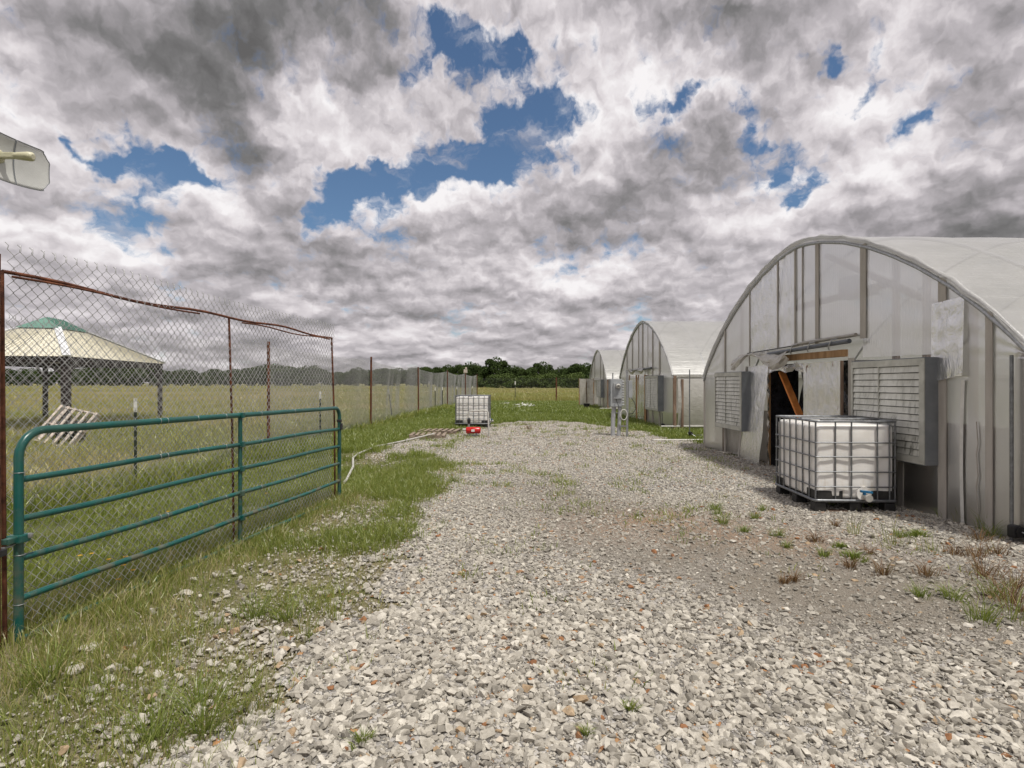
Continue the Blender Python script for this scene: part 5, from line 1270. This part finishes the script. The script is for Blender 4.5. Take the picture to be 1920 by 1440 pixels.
mb = MB(); mb.box(dc - Vector((.06, 0, 0)), (.12, .10, .12), None, .01); mb.tube([dc - Vector((.10, 0, 0)), dc - Vector((.30, 0, 0))], .02, 8); mb.build('mount_bracket', M['galv'], ant)
mb = MB(); mb.tube([(-4.36, 4.5, -.1), (-4.36, 4.5, 3.6)], .03, 12); mb.build('mast', M['galv'], ant)

# ================================================================== trees
def make_tree(seed, h, wd, trunk=True, mat=None):
    r = np.random.default_rng(seed); t = thing('tree', None, 'tree'); t['_org'] = (0, 0, 0)
    cl = []
    if trunk:
        mb = MB(); mb.tube([(0, 0, -.2), (.1, 0, h * .2), (.0, .1, h * .45), (.1, 0, h * .7)], [.30, .24, .16, .06], 7)
        for k in range(6):
            a = r.uniform(0, 6.28); z0 = h * r.uniform(.18, .45); e = Vector((math.cos(a) * wd * .36, math.sin(a) * wd * .36, z0 + h * r.uniform(.15, .3)))
            mb.tube([(0, 0, z0), (e.x * .5, e.y * .5, z0 + (e.z - z0) * .6), tuple(e)], [.12, .08, .03], 5)
        mb.build('trunk', M['bark'], t)
    n = 32 if trunk else 12
    for k in range(n):
        a = r.uniform(0, 6.28); q = r.random() ** .6; zz = r.uniform(.10 if trunk else .1, .88); ww = wd * .5 * math.sin(min(1, (zz + .12)) * 2.75) ** .7
        cl.append((math.cos(a) * q * ww, math.sin(a) * q * ww, zz * h, r.uniform(.11, .2) * wd, r.random()))
    cl.append((0, 0, h * .82, wd * .2, .6)); X = []; A = []
    for (cx, cy, cz, cr, cv) in cl:
        m = 190; d = r.normal(size=(m, 3)); d /= np.linalg.norm(d, axis=1)[:, None]; d *= (r.uniform(.55, 1.12, (m, 1)) ** .7) * cr * np.array([1, 1, .72])
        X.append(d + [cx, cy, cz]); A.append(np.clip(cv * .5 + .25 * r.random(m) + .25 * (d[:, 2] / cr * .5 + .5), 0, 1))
    X = np.concatenate(X); A = np.concatenate(A); m = len(X); s = r.uniform(.13, .30, m) * (h / 9 + .3)
    u = r.normal(size=(m, 3)); u /= np.linalg.norm(u, axis=1)[:, None]; w_ = np.cross(u, r.normal(size=(m, 3))); w_ /= np.linalg.norm(w_, axis=1)[:, None]
    Q4 = np.stack([X - u * s[:, None], X + w_ * s[:, None] * .7, X + u * s[:, None], X - w_ * s[:, None] * .7], 1).reshape(-1, 3)
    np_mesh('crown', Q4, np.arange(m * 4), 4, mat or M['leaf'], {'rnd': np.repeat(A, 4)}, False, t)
    return t
protos = [make_tree(100 + i, 9 + (i % 3) * 1.0, 8.5 + (i * 1.7) % 3.5) for i in range(5)]
shr = [make_tree(200 + i, 3.6, 6.5, False, M['leaf_light']) for i in range(2)]
used = set(); rt = random.Random(4)
def place(proto, x, y, s, sz, label, group, name=None, cat='tree'):
    if proto.name in used: o = copy_tree(proto)
    else: o = proto; used.add(proto.name)
    o.location = (x, y, 0); o.rotation_euler = (0, 0, rt.uniform(0, 6.28)); o.scale = (s, s, sz); o['label'] = label; o['group'] = group; o['category'] = cat
    if name: o.name = name
    return o
# right-hand belt beyond the back fence (closer), individual heights from the skyline
SKY_ = [(802, 690), (822, 692), (840, 691), (862, 684), (880, 683), (896, 688), (912, 691), (931, 679), (948, 690), (962, 689), (982, 692), (1000, 692), (1018, 686), (1036, 694), (1052, 691), (1068, 690), (1084, 686), (1100, 688), (1120, 692), (1150, 692)]
for i, (u, v) in enumerate(SKY_):
    Y = 205 + rt.uniform(-8, 14); h = CH + (V0 - v) / F * Y; p_ = protos[i % 5]
    lab = 'tallest dark green tree of the belt beyond the back fence' if u == 931 else 'dark green broadleaf tree in the belt beyond the back fence'
    place(p_, (u - U0) / F * Y, Y, (h / 9.2) * rt.uniform(.80, 1.0), h / 8.9, lab, None if u == 931 else 'trees in the belt beyond the back fence')
for i in range(16):
    u = 795 + i * 24 + rt.uniform(-6, 6); Y = 190 + rt.uniform(-6, 4); h = CH + (V0 - rt.uniform(702, 708)) / F * Y
    place(shr[i % 2], (u - U0) / F * Y, Y, 1.3 * h / 3.6 * rt.uniform(.9, 1.2), h / 3.4, 'pale green rounded shrub at the foot of the tree belt, ' + ('left of the tallest tree' if u < 925 else 'right of the tallest tree' if u < 1060 else 'beside the far greenhouse'), 'shrubs below the tree belt', 'shrub', 'shrub')
# left-hand belt, farther off across the field
u = -60
i = 0
while u < 800:
    Y = 330 + rt.uniform(-12, 22); v = 693 + 4 * math.sin(u * .021) + rt.uniform(-3.0, 4.5); h = CH + (V0 - v) / F * Y
    place(protos[(i * 3 + 1) % 5], (u - U0) / F * Y, Y, h / 9 * rt.uniform(1.0, 1.3), h / 8.9, ('taller' if v < 692 else 'lower') + ' tree of the far left row, ' + ('behind the gazebo' if u < 305 else 'seen through the chain link gate leaf' if u < 625 else 'beyond the long rusty post fence'), 'distant trees across the left field')
    u += rt.uniform(11, 19); i += 1
for o in protos + shr:
    pass
mb = MB(); xm, ym_ = (1029 - U0) / F * 420, 420
mast = thing('radio_mast', 'thin distant radio mast rising above the trees', 'mast', (xm, ym_, 0)); mast['_org'] = (xm, ym_, 0)
for a in (0, 2.1, 4.2): mb.tube([(xm + .6 * math.cos(a), ym_ + .6 * math.sin(a), 0), (xm + .2 * math.cos(a), ym_ + .2 * math.sin(a), 17)], .08, 4)
for k in range(14): mb.tube([(xm + (.6 - .028 * k) * math.cos(a), ym_ + (.6 - .028 * k) * math.sin(a), k * 1.2) for a in (0, 2.1, 4.2)], .05, 4, closed=True)
mb.build('lattice', M['cage'], mast)

# ================================================================== weeds in the gravel (individual clumps)
def weed(x, y, kind, s, seed, u, v):
    r = np.random.default_rng(seed); n = int({'dry': 95, 'green': 100, 'leafy': 240, 'stem': 34}[kind]); a = r.uniform(0, 6.28, n); q = r.random(n) ** 1.1 * .10 * s * (1 + .5 * np.sin(a * 2 + seed))
    X = x + np.cos(a) * q; Y = y + np.sin(a) * q
    h = r.uniform(.03, .19, n) * (1.15 - q / (.15 * s) * .6) * s * {'dry': 1.0, 'green': .9, 'leafy': .55, 'stem': 1.6}[kind]; wd = r.uniform(.003, .0065, n) * (1.5 if kind == 'leafy' else 1)
    rnd = {'dry': r.random(n) * .95, 'green': .1 + .4 * r.random(n), 'leafy': .15 + .3 * r.random(n), 'stem': .3 + .4 * r.random(n)}[kind]
    z = gzf(x, y) + .015; nm = {'dry': 'dry_weed', 'green': 'grass_tuft', 'leafy': 'leafy_weed', 'stem': 'tall_weed'}[kind]
    ob = blades(nm, M['brown_blade'] if kind == 'dry' else M['blade'], X, Y, h, wd, rnd, r, .85 if kind != 'stem' else .35, np.full(n, z), a + r.normal(0, .5, n), None, None, (x, y, z)); ob.location = (x, y, z)
    lab = {'dry': ('brown dried weed clump in the gravel before the near greenhouse', 'weed', 'brown dried weed clumps in the gravel'), 'green': ('green grass tuft growing through the gravel on the right', 'grass tuft', 'green grass tufts in the gravel'),
           'leafy': ('bright green leafy weed in the gravel right of centre', 'weed', 'leafy green weeds in the gravel'), 'stem': ('thin upright weed stems in the gravel by the near greenhouse', 'weed', 'thin weed stems in the gravel')}[kind]
    reg = ('at the bottom left of the drive' if u < 200 and v > 1240 else 'on the lower left edge of the gravel' if u < 450 and v > 1240 else 'in the thin grass below the green gate' if u < 800 and v > 1000 else 'near the bottom edge of the drive' if v > 1300 else
           'where the drive meets the turf by the pallets' if u < 900 else 'beside the electric meter cabinet' if u < 1260 and v < 830 else 'at the foot of the near greenhouse' if v < 890 else
           'in the middle of the drive left of the near tote' if u < 1450 else 'by the near greenhouse wall' if v < 1015 and u > 1750 else 'just in front of the near tote' if v < 1035 else 'at the right edge of the drive' if u > 1700 else 'on the brown patch of the drive')
    sz = 'small' if s < .75 else 'large' if s > 1.25 else 'middling'
    tag(ob, f"{sz} {dict(dry='brown dried weed clump', green='green grass tuft', leafy='bright leafy green weed', stem='thin upright weed')[kind]} {reg}", lab[1], lab[2])
W_ = [(1530, 1020, 'dry', .7), (1565, 990, 'dry', .6), (1600, 1005, 'stem', .9), (1655, 1080, 'dry', .9), (1738, 1083, 'dry', .9), (1675, 1025, 'stem', 1.3), (1690, 1010, 'green', .8), (1600, 1050, 'leafy', 1.0), (1594, 1068, 'dry', .7),
      (1545, 1045, 'green', .7), (1575, 1030, 'leafy', .6), (1720, 1008, 'leafy', .9), (1625, 1040, 'dry', .6), (1745, 1040, 'stem', 1.0), (1790, 1045, 'dry', .8), (1830, 1050, 'dry', 1.2), (1845, 1085, 'dry', 1.5), (1870, 1045, 'dry', .9),
      (1835, 1020, 'dry', .9), (1725, 1120, 'green', .7), (1785, 1125, 'green', .9), (1840, 1165, 'green', 1.3), (1860, 1120, 'green', 1.2), (1895, 1130, 'dry', 1.5), (1905, 1105, 'dry', 1.2), (1895, 1165, 'stem', 1.2), (1915, 1150, 'dry', 1.4),
      (1860, 1012, 'green', 1.2), (1770, 975, 'green', .8), (1805, 985, 'stem', .9), (1850, 1000, 'stem', 1.0), (1340, 958, 'green', .9), (1355, 985, 'green', 1.0), (1345, 968, 'green', .8), (1415, 975, 'green', .8), (1430, 960, 'green', .6), (1395, 1000, 'green', .6),
      (1460, 1010, 'green', .7), (1475, 1030, 'green', .5), (1560, 950, 'stem', .6), (1470, 1095, 'dry', .5), (1490, 1090, 'dry', .6), (540, 1165, 'green', 1.1), (480, 1160, 'green', 1.3), (625, 1165, 'stem', 1.0), (575, 1195, 'stem', .9), (385, 1370, 'green', 1.6), (370, 1330, 'green', 1.4), (285, 1390, 'green', 1.4), (90, 1290, 'green', 1.5), (1180, 1335, 'green', .35), (1100, 1385, 'green', .3), (680, 1395, 'green', .45),
      (800, 825, 'green', 1.6), (825, 870, 'green', 1.5), (850, 905, 'green', 1.0), (1490, 880, 'green', 1.4), (1200, 805, 'stem', 1.4), (1125, 815, 'stem', 1.8), (992, 808, 'dry', 1.6), (1370, 835, 'stem', 1.6), (1340, 833, 'green', 1.6)]
for i, (u, v, k, s) in enumerate(W_):
    x, y = pix_ground(u, v); weed(x, y, k, s, 500 + i, u, v)
# yellow flowers along the gate
for i, (u, v) in enumerate([(235, 1062), (258, 1058), (150, 1060), (172, 1056), (205, 1068), (500, 928), (315, 963), (272, 1050), (232, 1078), (250, 1085), (222, 1102)]):
    x, y = pix_ground(u, v, .12); z = .12; mb = MB(); ok = MB()
    fl = thing('yellow_flower', 'small yellow wildflower in the dry grass under the green gate', 'flower', (x, y, gzf(x, y)), 0, 'yellow wildflowers under the gate'); 
    mb.tube([(0, 0, -.02), (.005, 0, .06), (.0, 0, .12)], .0015, 4); mb.build('stem', M['blade'], fl)
    mb = MB(); 
    for k in range(8):
        a = k / 8 * 6.28; mb.add([(0, 0, .12), (math.cos(a - .3) * .014, math.sin(a - .3) * .014, .125), (math.cos(a) * .022, math.sin(a) * .022, .122), (math.cos(a + .3) * .014, math.sin(a + .3) * .014, .125)], [(0, 1, 2, 3)])
    mb.build('petals', M['flower'], fl)
# larger pale rocks lying in the grass, a bent scrap of blue tape
for i, (u, v, s) in enumerate([(349, 1110, .13), (167, 1215, .15), (143, 1250, .18), (213, 1250, .14), (200, 1265, .12), (258, 1252, .11), (440, 1070, .10), (345, 1388, .13), (1375, 1012, .12), (1690, 1052, .12), (1230, 1180, .10), (1285, 1150, .11), (1180, 1180, .09)]):
    x, y = pix_ground(u, v, .04); v_, f_ = H1[i % len(H1)]; me = bpy.data.meshes.new('rock')
    me.from_pydata([tuple(q * s * .78) for q in v_], [], f_.tolist()); at_ = me.attributes.new('rnd', 'FLOAT', 'POINT'); at_.data.foreach_set('value', np.full(len(v_), .80 + .08 * (i % 3) / 3, np.float32)); me.materials.append(M['stone']); me.update()
    ob = bpy.data.objects.new('rock', me); COL.objects.link(ob); ob.location = (x, y, gzf(x, y) + .02); ob.rotation_euler = (.1, .1, i)
    left = u < 600
    tag(ob, 'pale fist-sized rock lying in the thin grass beside the gate' if left else 'pale fist-sized rock lying on the brown patch of fine gravel', 'rock', 'pale rocks in the grass by the gate' if left else 'pale rocks on the fine gravel')
# drop helper origin notes
for o in bpy.data.objects:
    if '_org' in o: del o['_org']
